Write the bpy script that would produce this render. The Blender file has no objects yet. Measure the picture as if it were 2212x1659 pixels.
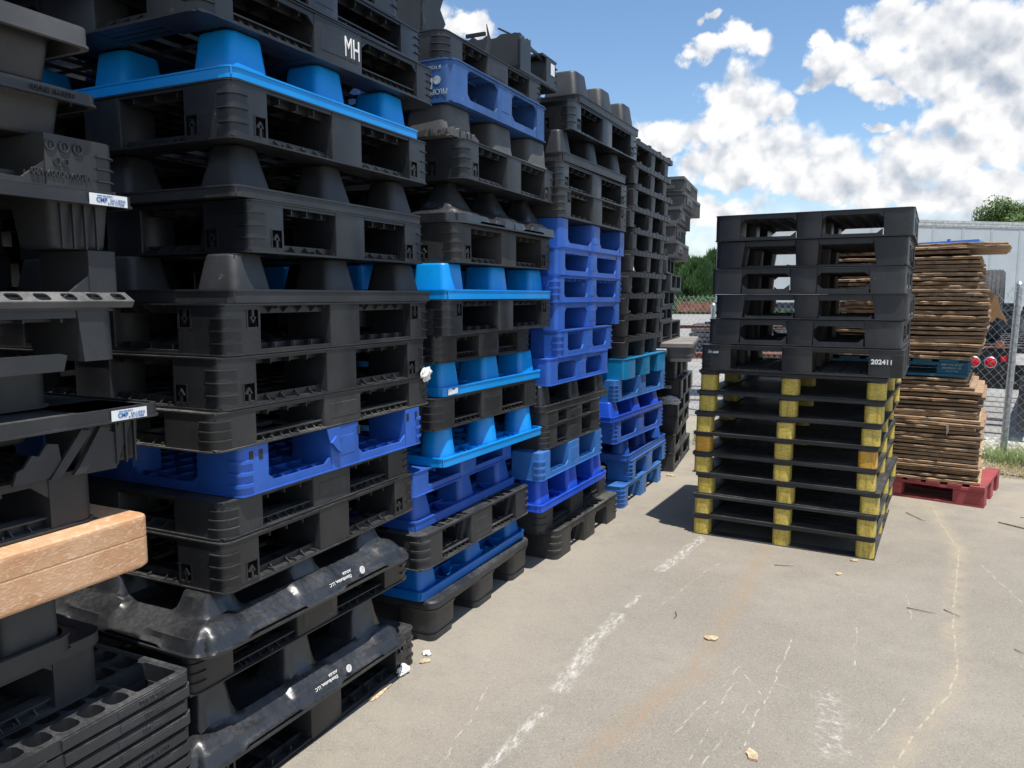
import bpy, bmesh, math, random
from mathutils import Vector, noise as mnoise
R=math.radians
rnd=random.Random(7)
C=bpy.context.scene.collection
SC=bpy.context.scene

# ------------------------------------------------------------------ camera, light, exposure
cam_d=bpy.data.cameras.new('camera'); cam=bpy.data.objects.new('camera',cam_d); C.objects.link(cam)
cam.location=(0,0,1.5); cam.rotation_euler=(R(90-6.5),0,R(25.3))
cam_d.sensor_width=36; cam_d.lens=36*1661/2212; cam_d.clip_start=.05; cam_d.clip_end=2000
SC.camera=cam
SUN_AZ=R(122); SUN_EL=R(74)      # azimuth clockwise from +Y
W=bpy.data.worlds.new('World'); SC.world=W; W.use_nodes=True
sun_d=bpy.data.lights.new('sun','SUN'); sun_d.energy=4.6; sun_d.angle=R(.53); sun_d.color=(1,.955,.89)
sun=bpy.data.objects.new('sun',sun_d); C.objects.link(sun)
sdir=Vector((math.sin(SUN_AZ)*math.cos(SUN_EL),math.cos(SUN_AZ)*math.cos(SUN_EL),math.sin(SUN_EL)))
sun.rotation_euler=(-sdir).to_track_quat('-Z','Y').to_euler(); sun.location=(0,0,20)
SC.view_settings.view_transform='Standard'; SC.view_settings.look='None'; SC.view_settings.gamma=1
SC.view_settings.exposure=.35

class NT:
    """tiny helper for writing node trees"""
    def __init__(s,t): s.t=t; s.n=t.nodes; s.l=t.links
    def new(s,k,**kw):
        n=s.n.new(k)
        for a,b in kw.items(): setattr(n,a,b)
        return n
    def put(s,sock,v):
        if isinstance(v,bpy.types.NodeSocket): s.l.new(v,sock)
        else: sock.default_value=v
    def m(s,op,a,b=None,c=None,clamp=False):
        n=s.new('ShaderNodeMath',operation=op); n.use_clamp=clamp; s.put(n.inputs[0],a)
        if b is not None: s.put(n.inputs[1],b)
        if c is not None: s.put(n.inputs[2],c)
        return n.outputs[0]
    def noise(s,vec,scale,detail=4,rough=.55,dist=0):
        n=s.new('ShaderNodeTexNoise'); s.put(n.inputs['Vector'],vec); n.inputs['Scale'].default_value=scale
        n.inputs['Detail'].default_value=detail; n.inputs['Roughness'].default_value=rough; n.inputs['Distortion'].default_value=dist
        return n.outputs['Fac']
    def ramp(s,f,lo,hi,a=0.,b=1.):
        n=s.new('ShaderNodeMapRange'); n.interpolation_type='SMOOTHSTEP'; s.put(n.inputs[0],f)
        n.inputs[1].default_value=lo;n.inputs[2].default_value=hi;n.inputs[3].default_value=a;n.inputs[4].default_value=b
        return n.outputs[0]
    def mix(s,f,a,b,mode='MIX'):
        n=s.new('ShaderNodeMix',data_type='RGBA',blend_type=mode); s.put(n.inputs[0],f); s.put(n.inputs[6],a); s.put(n.inputs[7],b)
        return n.outputs[2]
    def vscale(s,v,x,y,z):
        n=s.new('ShaderNodeVectorMath',operation='MULTIPLY'); s.put(n.inputs[0],v); n.inputs[1].default_value=(x,y,z); return n.outputs[0]
def c4(c): return (c[0],c[1],c[2],1)

# ---- sky: physical sky with cumulus set by compass direction and height
w=NT(W.node_tree)
for n in list(w.n): w.n.remove(n)
sky=w.new('ShaderNodeTexSky',sky_type='NISHITA'); sky.sun_disc=False; sky.sun_elevation=SUN_EL; sky.sun_rotation=SUN_AZ
sky.air_density=1.0; sky.dust_density=.3; sky.ozone_density=2.2; sky.altitude=200
bg=w.new('ShaderNodeBackground'); bg.inputs[1].default_value=.115; hs=w.new('ShaderNodeHueSaturation'); hs.inputs['Saturation'].default_value=1.08; hs.inputs['Value'].default_value=1.14; hs.inputs['Hue'].default_value=.498; w.l.new(sky.outputs[0],hs.inputs['Color']); w.l.new(hs.outputs[0],bg.inputs[0])
tc=w.new('ShaderNodeTexCoord'); D=tc.outputs['Generated']
sep=w.new('ShaderNodeSeparateXYZ'); w.l.new(D,sep.inputs[0]); dx,dy,dz=sep.outputs
az=w.m('MULTIPLY',w.m('ARCTAN2',dx,dy),57.2958); el=w.m('MULTIPLY',w.m('ARCSINE',dz),57.2958)
n1=w.new('ShaderNodeTexNoise'); w.l.new(D,n1.inputs['Vector']); n1.inputs['Scale'].default_value=13; n1.inputs['Detail'].default_value=7; n1.inputs['Roughness'].default_value=.58
sc_=w.new('ShaderNodeSeparateColor'); w.l.new(n1.outputs['Color'],sc_.inputs[0])
azw=w.m('ADD',az,w.m('MULTIPLY',w.m('SUBTRACT',sc_.outputs[0],.5),6.0)); elw=w.m('ADD',el,w.m('MULTIPLY',w.m('SUBTRACT',sc_.outputs[1],.5),4.5))
BL=[(-11.7,16.6,2.0,.75),(-9.4,17.0,1.6,1.0),(-11.3,18.6,.9,.5),(-9.8,13.0,3.2,2.3),(-6.8,12.6,1.4,1.2),(-13.8,11.2,3.4,1.5),(-16.5,9.5,3.0,1.6),(-7.6,10.3,3.4,1.8),(-9.6,9.0,4.4,1.7),(-4.9,9.0,3.6,1.5),(-3.2,7.7,3.6,1.5),
(-4.3,13.7,2.2,.7),(-3.8,15.8,.8,.9),(-2.4,14.6,3.4,1.2),(-.5,12.9,1.8,.8),(2.2,16.6,4.4,2.1),(4.6,14.8,4.2,2.7),(1.4,14.2,2.6,1.4),(4.4,11.9,2.0,1.5),(5.6,9.5,3.8,1.9),(2.4,8.8,3.4,1.5),(7,12.3,2.0,2.6),(.2,7.0,4.2,1.2),
(4.8,6.7,4.6,1.5),(-.4,10.5,1.5,.4),(-28.3,18.2,1.7,1.2),(-33,18.6,3.,1.6),(-18,11.5,2.5,1.2),(-12,6,6,1.1),(11,13,5,5),(-36,9,9,3)]
tot=None
for (a,b,ra,rb) in BL:
    q=w.m('ADD',w.m('POWER',w.m('ABSOLUTE',w.m('DIVIDE',w.m('SUBTRACT',azw,a),ra)),2.),w.m('POWER',w.m('ABSOLUTE',w.m('DIVIDE',w.m('SUBTRACT',elw,b),rb)),2.))
    g=w.m('POWER',2.718,w.m('MULTIPLY',q,-.8)); tot=g if tot is None else w.m('SMOOTH_MAX',tot,g,.12)
nb=w.noise(D,26,9,.62)
def puff(vec):
    v=w.new('ShaderNodeTexVoronoi'); v.feature='F1'; w.l.new(vec,v.inputs['Vector']); v.inputs['Scale'].default_value=24; v.inputs['Detail'].default_value=2; v.inputs['Roughness'].default_value=.55; return v.outputs['Distance']
wv=w.new('ShaderNodeVectorMath',operation='MULTIPLY_ADD'); w.l.new(n1.outputs['Color'],wv.inputs[0]); wv.inputs[1].default_value=(.03,.03,.03); w.l.new(D,wv.inputs[2]); DW=wv.outputs[0]
ov=w.new('ShaderNodeVectorMath',operation='ADD'); w.l.new(DW,ov.inputs[0]); ov.inputs[1].default_value=(.006,-.003,.016)
pA,pB=puff(DW),puff(ov.outputs[0]); relief=w.m('SUBTRACT',pB,pA)
ov2=w.new('ShaderNodeVectorMath',operation='ADD'); w.l.new(D,ov2.inputs[0]); ov2.inputs[1].default_value=(.004,-.002,.02)
rel2=w.m('SUBTRACT',w.noise(D,15,7,.6),w.noise(ov2.outputs[0],15,7,.6)); nl=w.noise(D,5,4,.5)
gen=w.m('MULTIPLY',w.ramp(w.noise(D,2.3,6,.55),.5,.62),w.ramp(w.m('ABSOLUTE',w.m('ADD',az,10)),28,50))   # clouds added round the unseen rest of the sky, for ambient light
dens=w.m('ADD',w.m('ADD',tot,gen),w.m('ADD',w.m('MULTIPLY',w.m('SUBTRACT',nb,.5),.95),w.m('MULTIPLY',w.m('SUBTRACT',.86,pA),.42)))
mask=w.ramp(dens,.32,.66)
low=w.ramp(el,3.5,7.5,1.,0.); mask=w.m('MAXIMUM',mask,w.m('MULTIPLY',low,w.ramp(nl,.3,.55,.45,.9)))
mask=w.m('MULTIPLY',mask,w.ramp(el,-1,1.5))
shade=w.m('ADD',w.m('MULTIPLY',w.noise(D,11,8,.62,.35),.9),w.m('MULTIPLY',nb,.55))
deep=w.ramp(az,-2,5); hi_=w.ramp(el,11,14.5)                     # the big flat-bottomed cloud is greyer
core=w.ramp(dens,.55,1.15)
lit=w.m('ADD',w.m('ADD',w.m('MULTIPLY',relief,.8),w.m('MULTIPLY',rel2,1.35)),w.m('ADD',w.ramp(shade,.42,.92,.46,.98),w.m('MULTIPLY',w.m('MULTIPLY',core,w.m('MULTIPLY',deep,hi_)),-.42)),clamp=True)
cc=w.mix(lit,(.42,.49,.60,1),(1.06,1.06,1.06,1))
bg2=w.new('ShaderNodeBackground'); w.l.new(cc,bg2.inputs[0]); bg2.inputs[1].default_value=.76
ms=w.new('ShaderNodeMixShader'); w.l.new(mask,ms.inputs[0]); w.l.new(bg.outputs[0],ms.inputs[1]); w.l.new(bg2.outputs[0],ms.inputs[2])
wo=w.new('ShaderNodeOutputWorld'); w.l.new(ms.outputs[0],wo.inputs[0])

# ------------------------------------------------------------------ materials
def base(name):
    m=bpy.data.materials.new(name); m.use_nodes=True; t=NT(m.node_tree); p=t.n['Principled BSDF']
    co=t.new('ShaderNodeTexCoord').outputs['Object']
    return m,t,p,co
def bump(t,p,h,d=.002,st=.6):
    b=t.new('ShaderNodeBump'); b.inputs['Strength'].default_value=st; b.inputs['Distance'].default_value=d; t.l.new(h,b.inputs['Height']); t.l.new(b.outputs[0],p.inputs['Normal'])
def plastic(name,col,rough=.45,dust=.25,scuff=.35,dcol=(.20,.19,.17),spec=.5,var=.35,chip=None):
    m,t,p,co=base(name)
    oi=t.new('ShaderNodeObjectInfo'); rv=oi.outputs['Random']
    off=t.new('ShaderNodeVectorMath',operation='ADD'); t.l.new(co,off.inputs[0]); cmb=t.new('ShaderNodeCombineXYZ'); 
    for i in range(3): t.l.new(t.m('MULTIPLY',rv,7.3+3*i),cmb.inputs[i])
    t.l.new(cmb.outputs[0],off.inputs[1]); v=off.outputs[0]
    n_big=t.noise(v,5,5,.6); n_f=t.noise(v,70,4,.7); st=t.noise(t.vscale(v,9,60,9),2.2,3,.6); st2=t.noise(t.vscale(v,40,9,60),2.,3,.6)
    c=t.mix(t.ramp(n_big,.3,.75),c4([x*(1-var*.5) for x in col]),c4([min(1,x*(1+var)) for x in col]))
    scr=t.m('MAXIMUM',t.ramp(st,.66,.74),t.ramp(st2,.68,.76))
    sc=t.m('MULTIPLY',t.m('MULTIPLY',scr,t.ramp(n_big,.45,.62)),scuff)
    c=t.mix(sc,c,c4(chip or [min(1,x*1.6+.10) for x in col]))
    geo=t.new('ShaderNodeNewGeometry'); sz=t.new('ShaderNodeSeparateXYZ'); t.l.new(geo.outputs['Normal'],sz.inputs[0])
    up=t.ramp(sz.outputs[2],.2,.95)
    gs=t.noise(t.vscale(v,3,3,30),7,2,.5,2.5); c=t.mix(t.m('MULTIPLY',t.m('MULTIPLY',t.ramp(gs,.715,.73),t.ramp(n_big,.48,.55)),.5*min(1,scuff*1.5)),c,c4([x+.16 for x in col]))
    dm=t.m('MULTIPLY',t.m('ADD',t.m('MULTIPLY',up,.85),.09),t.m('MULTIPLY',t.ramp(t.m('ADD',t.m('MULTIPLY',n_big,.6),t.m('MULTIPLY',n_f,.4)),.38,.68),dust))
    c=t.mix(dm,c,c4(dcol)); t.l.new(c,p.inputs['Base Color'])
    t.l.new(t.m('ADD',t.m('MULTIPLY',n_f,.22),t.m('ADD',rough-.11,t.m('MULTIPLY',dm,.6)),clamp=True),p.inputs['Roughness'])
    p.inputs['Specular IOR Level'].default_value=spec
    bump(t,p,t.m('ADD',t.m('MULTIPLY',n_f,.35),t.m('ADD',t.m('MULTIPLY',t.noise(v,14,3,.5),1.6),t.m('MULTIPLY',scr,.5))),.0014 if rough>.3 else .0006,.55)
    return m
BLK=plastic('black_plastic',(.0165,.0175,.020),.40,.30,.45)
BLKB=plastic('blue_black_plastic',(.0125,.0145,.0185),.34,.25,.5,spec=.55)
BLKC=plastic('dusty_black_plastic',(.026,.026,.026),.50,.75,.8)
PALE=plastic('sun_bleached_plastic',(.17,.16,.145),.7,.7,.8,(.42,.38,.32))
BLK2=plastic('charcoal_plastic',(.022,.024,.027),.5,.38,.5)
GREY=plastic('weathered_grey_plastic',(.075,.076,.076),.62,.5,.8,(.28,.27,.25))
GLOSS=plastic('glossy_black_plastic',(.019,.0205,.024),.30,.22,.7,spec=.65)
LBLUE=plastic('light_blue_plastic',(.0,.27,.72),.38,.07,.08,var=.12,chip=(.3,.6,.85))
RBLUE=plastic('royal_blue_plastic',(.020,.100,.43),.42,.14,.3,var=.2,chip=(.35,.45,.8))
MBLUE=plastic('mid_blue_plastic',(.030,.145,.43),.42,.18,.35,var=.2,chip=(.35,.45,.8))
VBLUE=plastic('vivid_blue_plastic',(.012,.08,.56),.36,.10,.15,var=.15,chip=(.3,.4,.85))
DBLUE=plastic('scuffed_dark_blue_plastic',(.028,.090,.26),.5,.25,1.0,(.13,.19,.30),chip=(.26,.42,.66))
NBLUE=plastic('deep_blue_plastic',(.0,.14,.50),.4,.15,.2,var=.15)
TEAL=plastic('teal_plastic',(.0,.20,.43),.4,.2,.25,(.18,.30,.33),var=.2)
def simple(name,col,rough=.6,metal=0,emit=None,nscale=20,var=.3,bd=.0):
    m,t,p,co=base(name); nf=t.noise(co,nscale,5,.6)
    t.l.new(t.mix(t.ramp(nf,.3,.7),c4([x*(1-var) for x in col]),c4([min(1,x*(1+var)) for x in col])),p.inputs['Base Color'])
    p.inputs['Roughness'].default_value=rough; p.inputs['Metallic'].default_value=metal
    if bd: bump(t,p,nf,bd)
    return m
WHITE=simple('white_lettering',(.80,.80,.78),.6,var=.08)
FADED=simple('faded_white_lettering',(.36,.42,.46),.7,var=.35,nscale=60)
STICK=simple('white_sticker',(.78,.80,.80),.4,var=.05)
SBLUE=simple('sticker_blue_print',(.05,.16,.42),.5,var=.1)
GALV=simple('galvanised_steel',(.46,.48,.50),.42,.75,var=.25,nscale=35)
RUST=simple('rusty_steel',(.27,.12,.07),.8,var=.45,nscale=14,bd=.002)
STEEL=simple('dark_steel_section',(.10,.11,.125),.6,.2,var=.4,nscale=10)
BLACKM=simple('black_painted_metal',(.02,.02,.021),.5,var=.4,nscale=12)
REDL=simple('red_lens',(.62,.015,.03),.18,var=.15,nscale=50)
RUB=simple('tyre_rubber',(.045,.047,.05),.75,var=.3,nscale=25,bd=.001)
TRL=simple('trailer_white_paint',(.42,.455,.47),.5,var=.05,nscale=1.5)
ALU=simple('aluminium_rail',(.52,.52,.50),.45,.3,var=.2,nscale=8)
CARD=simple('brown_cardboard',(.36,.22,.12),.85,var=.2,nscale=6)
FILM=simple('clear_plastic_film_scrap',(.78,.78,.74),.35,var=.3,nscale=30)
LEAFD=simple('dry_leaf',(.50,.38,.24),.85,var=.4,nscale=60)
TWIG=simple('dry_twig',(.16,.10,.07),.9,var=.4,nscale=60)
BARK=simple('bark',(.12,.09,.07),.9,var=.4)
BTARP=simple('blue_sheet_plastic',(.04,.20,.72),.4,var=.2,nscale=9)
def foliage(name,a,b,tr=.25):
    m,t,p,co=base(name)
    oi=t.new('ShaderNodeNewGeometry'); rv=oi.outputs['Random Per Island']
    nb_=t.noise(co,1.1,3,.5)
    t.l.new(t.mix(t.m('MULTIPLY',t.m('ADD',rv,t.ramp(nb_,.35,.65)),.5),c4(a),c4(b)),p.inputs['Base Color']); p.inputs['Roughness'].default_value=.6
    p.inputs['Subsurface Weight'].default_value=0
    tl=t.new('ShaderNodeBsdfTranslucent'); tl.inputs[0].default_value=c4([x*1.6 for x in b]); mx=t.new('ShaderNodeMixShader'); mx.inputs[0].default_value=tr
    o=t.n['Material Output']; t.l.new(p.outputs[0],mx.inputs[1]); t.l.new(tl.outputs[0],mx.inputs[2]); t.l.new(mx.outputs[0],o.inputs[0])
    return m
FOL=foliage('conifer_foliage',(.030,.075,.022),(.085,.17,.05)); FOL2=foliage('broadleaf_foliage',(.05,.10,.025),(.14,.22,.06))
GRASS=foliage('grass_blades',(.08,.125,.03),(.26,.31,.12),.3); DRYG=foliage('dry_grass',(.28,.22,.12),(.5,.42,.25),.3)
def tape():
    m,t,p,co=base('yellow_tape')
    rv=t.new('ShaderNodeObjectInfo').outputs['Random']
    off=t.new('ShaderNodeVectorMath',operation='ADD'); t.l.new(co,off.inputs[0]); cmb=t.new('ShaderNodeCombineXYZ'); t.l.new(t.m('MULTIPLY',rv,31.),cmb.inputs[0]); t.l.new(t.m('MULTIPLY',rv,17.),cmb.inputs[2]); t.l.new(cmb.outputs[0],off.inputs[1]); v=off.outputs[0]
    n1=t.noise(t.vscale(v,8,8,46),3,5,.7); n2=t.noise(v,22,5,.65); n3=t.noise(v,130,3,.7)
    y=t.mix(t.ramp(rv,.92,.95),(.46,.33,.03,1),(.58,.28,.012,1)); y2=t.mix(t.ramp(rv,.92,.95),(.68,.53,.10,1),(.68,.37,.03,1))
    c=t.mix(t.ramp(n1,.35,.65),y,y2)
    wear=t.ramp(rv,.96,.92,.2,1.); c=t.mix(t.m('MULTIPLY',t.ramp(t.m('ADD',t.m('MULTIPLY',n1,.55),t.m('MULTIPLY',n2,.45)),.54,.62),t.m('MULTIPLY',wear,.75)),c,(.20,.22,.20,1))
    c=t.mix(t.m('MULTIPLY',t.ramp(n3,.55,.7),.55),c,(.78,.74,.5,1)); c=t.mix(t.m('MULTIPLY',t.ramp(t.noise(t.vscale(v,40,40,3),2,4,.6),.52,.62),.4),c,(.22,.13,.03,1))
    t.l.new(c,p.inputs['Base Color']); p.inputs['Roughness'].default_value=.5; bump(t,p,t.m('ADD',n1,t.m('MULTIPLY',n3,.4)),.002,.7); return m
TAPE=tape()
def wood(name,a,b,dark,sc=(1.2,14,60)):
    m,t,p,co=base(name); rv=t.new('ShaderNodeObjectInfo').outputs['Random']
    off=t.new('ShaderNodeVectorMath',operation='ADD'); t.l.new(co,off.inputs[0]); cmb=t.new('ShaderNodeCombineXYZ')
    for i in range(3): t.l.new(t.m('MULTIPLY',rv,11.+5*i),cmb.inputs[i])
    t.l.new(cmb.outputs[0],off.inputs[1]); v=off.outputs[0]
    g=t.noise(t.vscale(v,*sc),3,6,.65,.4); g2=t.noise(v,6,4,.6)
    c=t.mix(t.ramp(g,.35,.65),c4(a),c4(b)); c=t.mix(t.ramp(rv,0,1,0,.55),c,c4([x*.55 for x in a]))
    c=t.mix(t.m('MULTIPLY',t.ramp(t.m('ADD',t.m('MULTIPLY',g,.5),t.m('MULTIPLY',g2,.5)),.52,.62),.75),c,c4(dark)); t.l.new(c,p.inputs['Base Color']); p.inputs['Roughness'].default_value=.85
    bump(t,p,t.m('ADD',g,g2),.004,.8); return m
BOARD=wood('weathered_board',(.27,.165,.095),(.52,.37,.225),(.08,.048,.03))
REDW=wood('red_painted_wood',(.34,.055,.06),(.44,.10,.10),(.16,.07,.06)); RAWW=wood('bare_pallet_wood',(.48,.34,.22),(.62,.46,.32),(.25,.17,.11)); TEALW=wood('teal_painted_wood',(.012,.10,.17),(.03,.16,.24),(.02,.05,.08))
def orange():
    m,t,p,co=base('orange_moulded_plastic')
    n1=t.noise(co,7,6,.65); n2=t.noise(t.vscale(co,10,10,26),5,5,.6,1.2); n3=t.noise(co,140,3,.6)
    c=t.mix(t.ramp(n1,.3,.7),(.52,.27,.13,1),(.64,.39,.22,1)); c=t.mix(t.m('MULTIPLY',t.ramp(n2,.5,.66),.6),c,(.78,.56,.40,1)); c=t.mix(t.m('MULTIPLY',t.ramp(n3,.62,.72),.3),c,(.35,.15,.07,1))
    t.l.new(c,p.inputs['Base Color']); p.inputs['Roughness'].default_value=.6; bump(t,p,t.m('ADD',n2,t.m('MULTIPLY',n3,.5)),.002,.6); return m
ORG=orange()

# ground
def seg(t,x,y,a,b):
    """distance from the ground point (x,y) to the segment a-b"""
    abx,aby=b[0]-a[0],b[1]-a[1]; L2=abx*abx+aby*aby
    px=t.m('SUBTRACT',x,a[0]); py=t.m('SUBTRACT',y,a[1])
    h=t.m('DIVIDE',t.m('ADD',t.m('MULTIPLY',px,abx),t.m('MULTIPLY',py,aby)),L2,clamp=True)
    ex=t.m('SUBTRACT',px,t.m('MULTIPLY',h,abx)); ey=t.m('SUBTRACT',py,t.m('MULTIPLY',h,aby))
    return t.m('SQRT',t.m('ADD',t.m('MULTIPLY',ex,ex),t.m('MULTIPLY',ey,ey)))
def path(t,x,y,pts):
    d=None
    for a,b in zip(pts,pts[1:]):
        s=seg(t,x,y,a,b); d=s if d is None else t.m('MINIMUM',d,s)
    return d
def ground_mat():
    m,t,p,co=base('worn_asphalt')
    s=t.new('ShaderNodeSeparateXYZ'); t.l.new(co,s.inputs[0])
    nn=t.new('ShaderNodeTexNoise'); t.l.new(co,nn.inputs['Vector']); nn.inputs['Scale'].default_value=5; nn.inputs['Detail'].default_value=6; sc=t.new('ShaderNodeSeparateColor'); t.l.new(nn.outputs['Color'],sc.inputs[0])
    x=t.m('ADD',s.outputs[0],t.m('MULTIPLY',t.m('SUBTRACT',sc.outputs[0],.5),.07)); y=t.m('ADD',s.outputs[1],t.m('MULTIPLY',t.m('SUBTRACT',sc.outputs[1],.5),.07))
    big=t.noise(co,.9,6,.6); mid=t.noise(co,7,6,.65); fine=t.noise(co,150,3,.75); gr=t.noise(co,420,2,.8); streak=t.noise(t.vscale(co,14,1.2,1),3,6,.7,.3)
    c=t.mix(t.ramp(big,.3,.7),(.232,.209,.172,1),(.302,.274,.228,1))
    c=t.mix(t.m('MULTIPLY',t.ramp(mid,.35,.7),.5),c,(.235,.211,.174,1))
    c=t.mix(t.m('MULTIPLY',t.ramp(streak,.55,.75),.35),c,(.29,.265,.225,1))
    vo=t.new('ShaderNodeTexVoronoi'); vo.inputs['Scale'].default_value=240; t.l.new(co,vo.inputs['Vector'])
    vs=t.new('ShaderNodeSeparateColor'); t.l.new(vo.outputs['Color'],vs.inputs[0])
    c=t.mix(t.m('MULTIPLY',t.ramp(vs.outputs[0],.80,.9),.38),c,(.42,.385,.325,1))
    c=t.mix(t.m('MULTIPLY',t.ramp(vs.outputs[1],.84,.95),.42),c,(.12,.115,.11,1))
    c=t.mix(t.m('MULTIPLY',t.ramp(fine,.45,.8),.25),c,(.16,.15,.13,1))
    # dark oily blotches and pale dust drift along the foot of the stacks
    c=t.mix(t.m('MULTIPLY',t.ramp(t.noise(co,1.6,5,.6,.6),.58,.74),.30),c,(.165,.150,.128,1))
    foot=t.m('MULTIPLY',t.ramp(s.outputs[0],-1.05,-1.55),t.ramp(mid,.35,.6)); c=t.mix(t.m('MULTIPLY',foot,.4),c,(.36,.32,.25,1))
    far=t.m('MULTIPLY',t.ramp(s.outputs[1],4.6,6.8),t.ramp(t.noise(co,2.2,6,.65),.42,.6)); c=t.mix(t.m('MULTIPLY',far,.5),c,(.38,.335,.26,1))
    # broken white line, two chalky patches
    wl=path(t,x,y,[(-1.09,1.4),(-1.05,2.0),(-1.03,2.45)]); w2=path(t,x,y,[(-1.03,2.62),(-1.05,3.0),(-1.04,3.38)]); w3=path(t,x,y,[(-1.01,4.05),(-.95,4.45),(-.92,4.72)])
    wl2=path(t,x,y,[(-1.02,3.5),(-1.02,3.64)])
    wm=t.m('MAXIMUM',t.m('MAXIMUM',t.ramp(wl,.030,.008),t.ramp(w2,.052,.010)),t.m('MAXIMUM',t.ramp(w3,.045,.012),t.ramp(wl2,.025,.006)))
    wn=t.noise(t.vscale(co,34,9,1),1.6,6,.8)
    c=t.mix(t.m('MULTIPLY',t.m('MULTIPLY',wm,t.ramp(wn,.43,.66)),.6),c,(.74,.73,.69,1))
    wp=path(t,x,y,[(-.10,3.02),(-.06,2.62)]); c=t.mix(t.m('MULTIPLY',t.m('MULTIPLY',t.ramp(wp,.085,.01),t.ramp(t.noise(co,30,6,.8),.48,.68)),.5),c,(.72,.71,.67,1))
    # rusty drag mark, and the long crack with its tan border
    rs=path(t,x,y,[(-.54,4.7),(-.55,3.9),(-.57,3.45),(-.58,3.0),(-.69,2.62),(-.80,2.2)]); c=t.mix(t.m('MULTIPLY',t.m('MULTIPLY',t.ramp(rs,.085,.0),t.ramp(t.noise(t.vscale(co,22,3,1),2,5,.7),.36,.62)),.6),c,(.30,.215,.135,1))
    xs_=t.m('ADD',s.outputs[0],t.m('MULTIPLY',t.m('SUBTRACT',sc.outputs[0],.5),.035)); ck=path(t,xs_,y,[(.42,6.4),(.45,5.7),(.51,5.2),(.47,4.76),(.40,4.1),(.38,3.79),(.365,3.45),(.31,3.2),(.19,2.86),(.12,2.6),(.02,2.2)])
    c=t.mix(t.m('MULTIPLY',t.m('MULTIPLY',t.ramp(ck,.09,.0),t.ramp(mid,.35,.62)),.45),c,(.42,.35,.24,1)); c=t.mix(t.m('MULTIPLY',t.m('MULTIPLY',t.ramp(ck,.0055,.0015),t.ramp(t.noise(co,26,3,.6),.42,.6)),.75),c,(.47,.40,.29,1))
    for pts,k in (([(-.27,3.45),(-.33,2.5)],.8),([(-.44,2.95),(-.49,2.3)],.6),([(-.01,3.7),(-.02,3.28)],.8),([(.18,3.13),(.05,2.74)],.7),([(-.41,3.05),(-.33,2.9)],.8),([(-.43,3.1),(-.5,2.8),(-.57,2.5)],.5),([(-.75,4.3),(-.88,3.6)],.5),([(-.2,4.2),(.02,4.15)],.5),([(.6,4.9),(.75,4.2)],.6),([(.2,4.3),(.22,3.9)],.5),([(-1.3,2.6),(-1.2,2.0)],.5),([(.6,3.6),(.68,3.4)],.7),([(.9,5.75),(1.6,5.6)],.7),([(.0,2.95),(-.3,3.02)],.4),([(-.36,2.8),(-.45,2.3)],.6)):
        d=path(t,x,y,pts); c=t.mix(t.m('MULTIPLY',t.m('MULTIPLY',t.ramp(d,.0045,.001),t.ramp(t.noise(co,19,3,.6),.42,.62)),k*.6),c,(.66,.63,.57,1))
    scr=t.noise(t.vscale(co,60,3,1),2.2,3,.6,.2); c=t.mix(t.m('MULTIPLY',t.m('MULTIPLY',t.ramp(scr,.70,.76),t.ramp(mid,.45,.6)),.5),c,(.58,.55,.5,1))
    t.l.new(c,p.inputs['Base Color']); p.inputs['Roughness'].default_value=.9; p.inputs['Specular IOR Level'].default_value=.3
    bump(t,p,t.m('ADD',t.m('ADD',t.m('MULTIPLY',fine,.4),t.m('MULTIPLY',gr,.2)),t.m('MULTIPLY',mid,.7)),.0045,.6)
    return m
GROUND=ground_mat()
YARD=simple('pale_yard_concrete',(.27,.26,.24),.9,var=.18,nscale=1.3,bd=.01); GRAVEL=simple('white_gravel',(.42,.40,.36),.9,var=.6,nscale=22,bd=.03)

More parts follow.
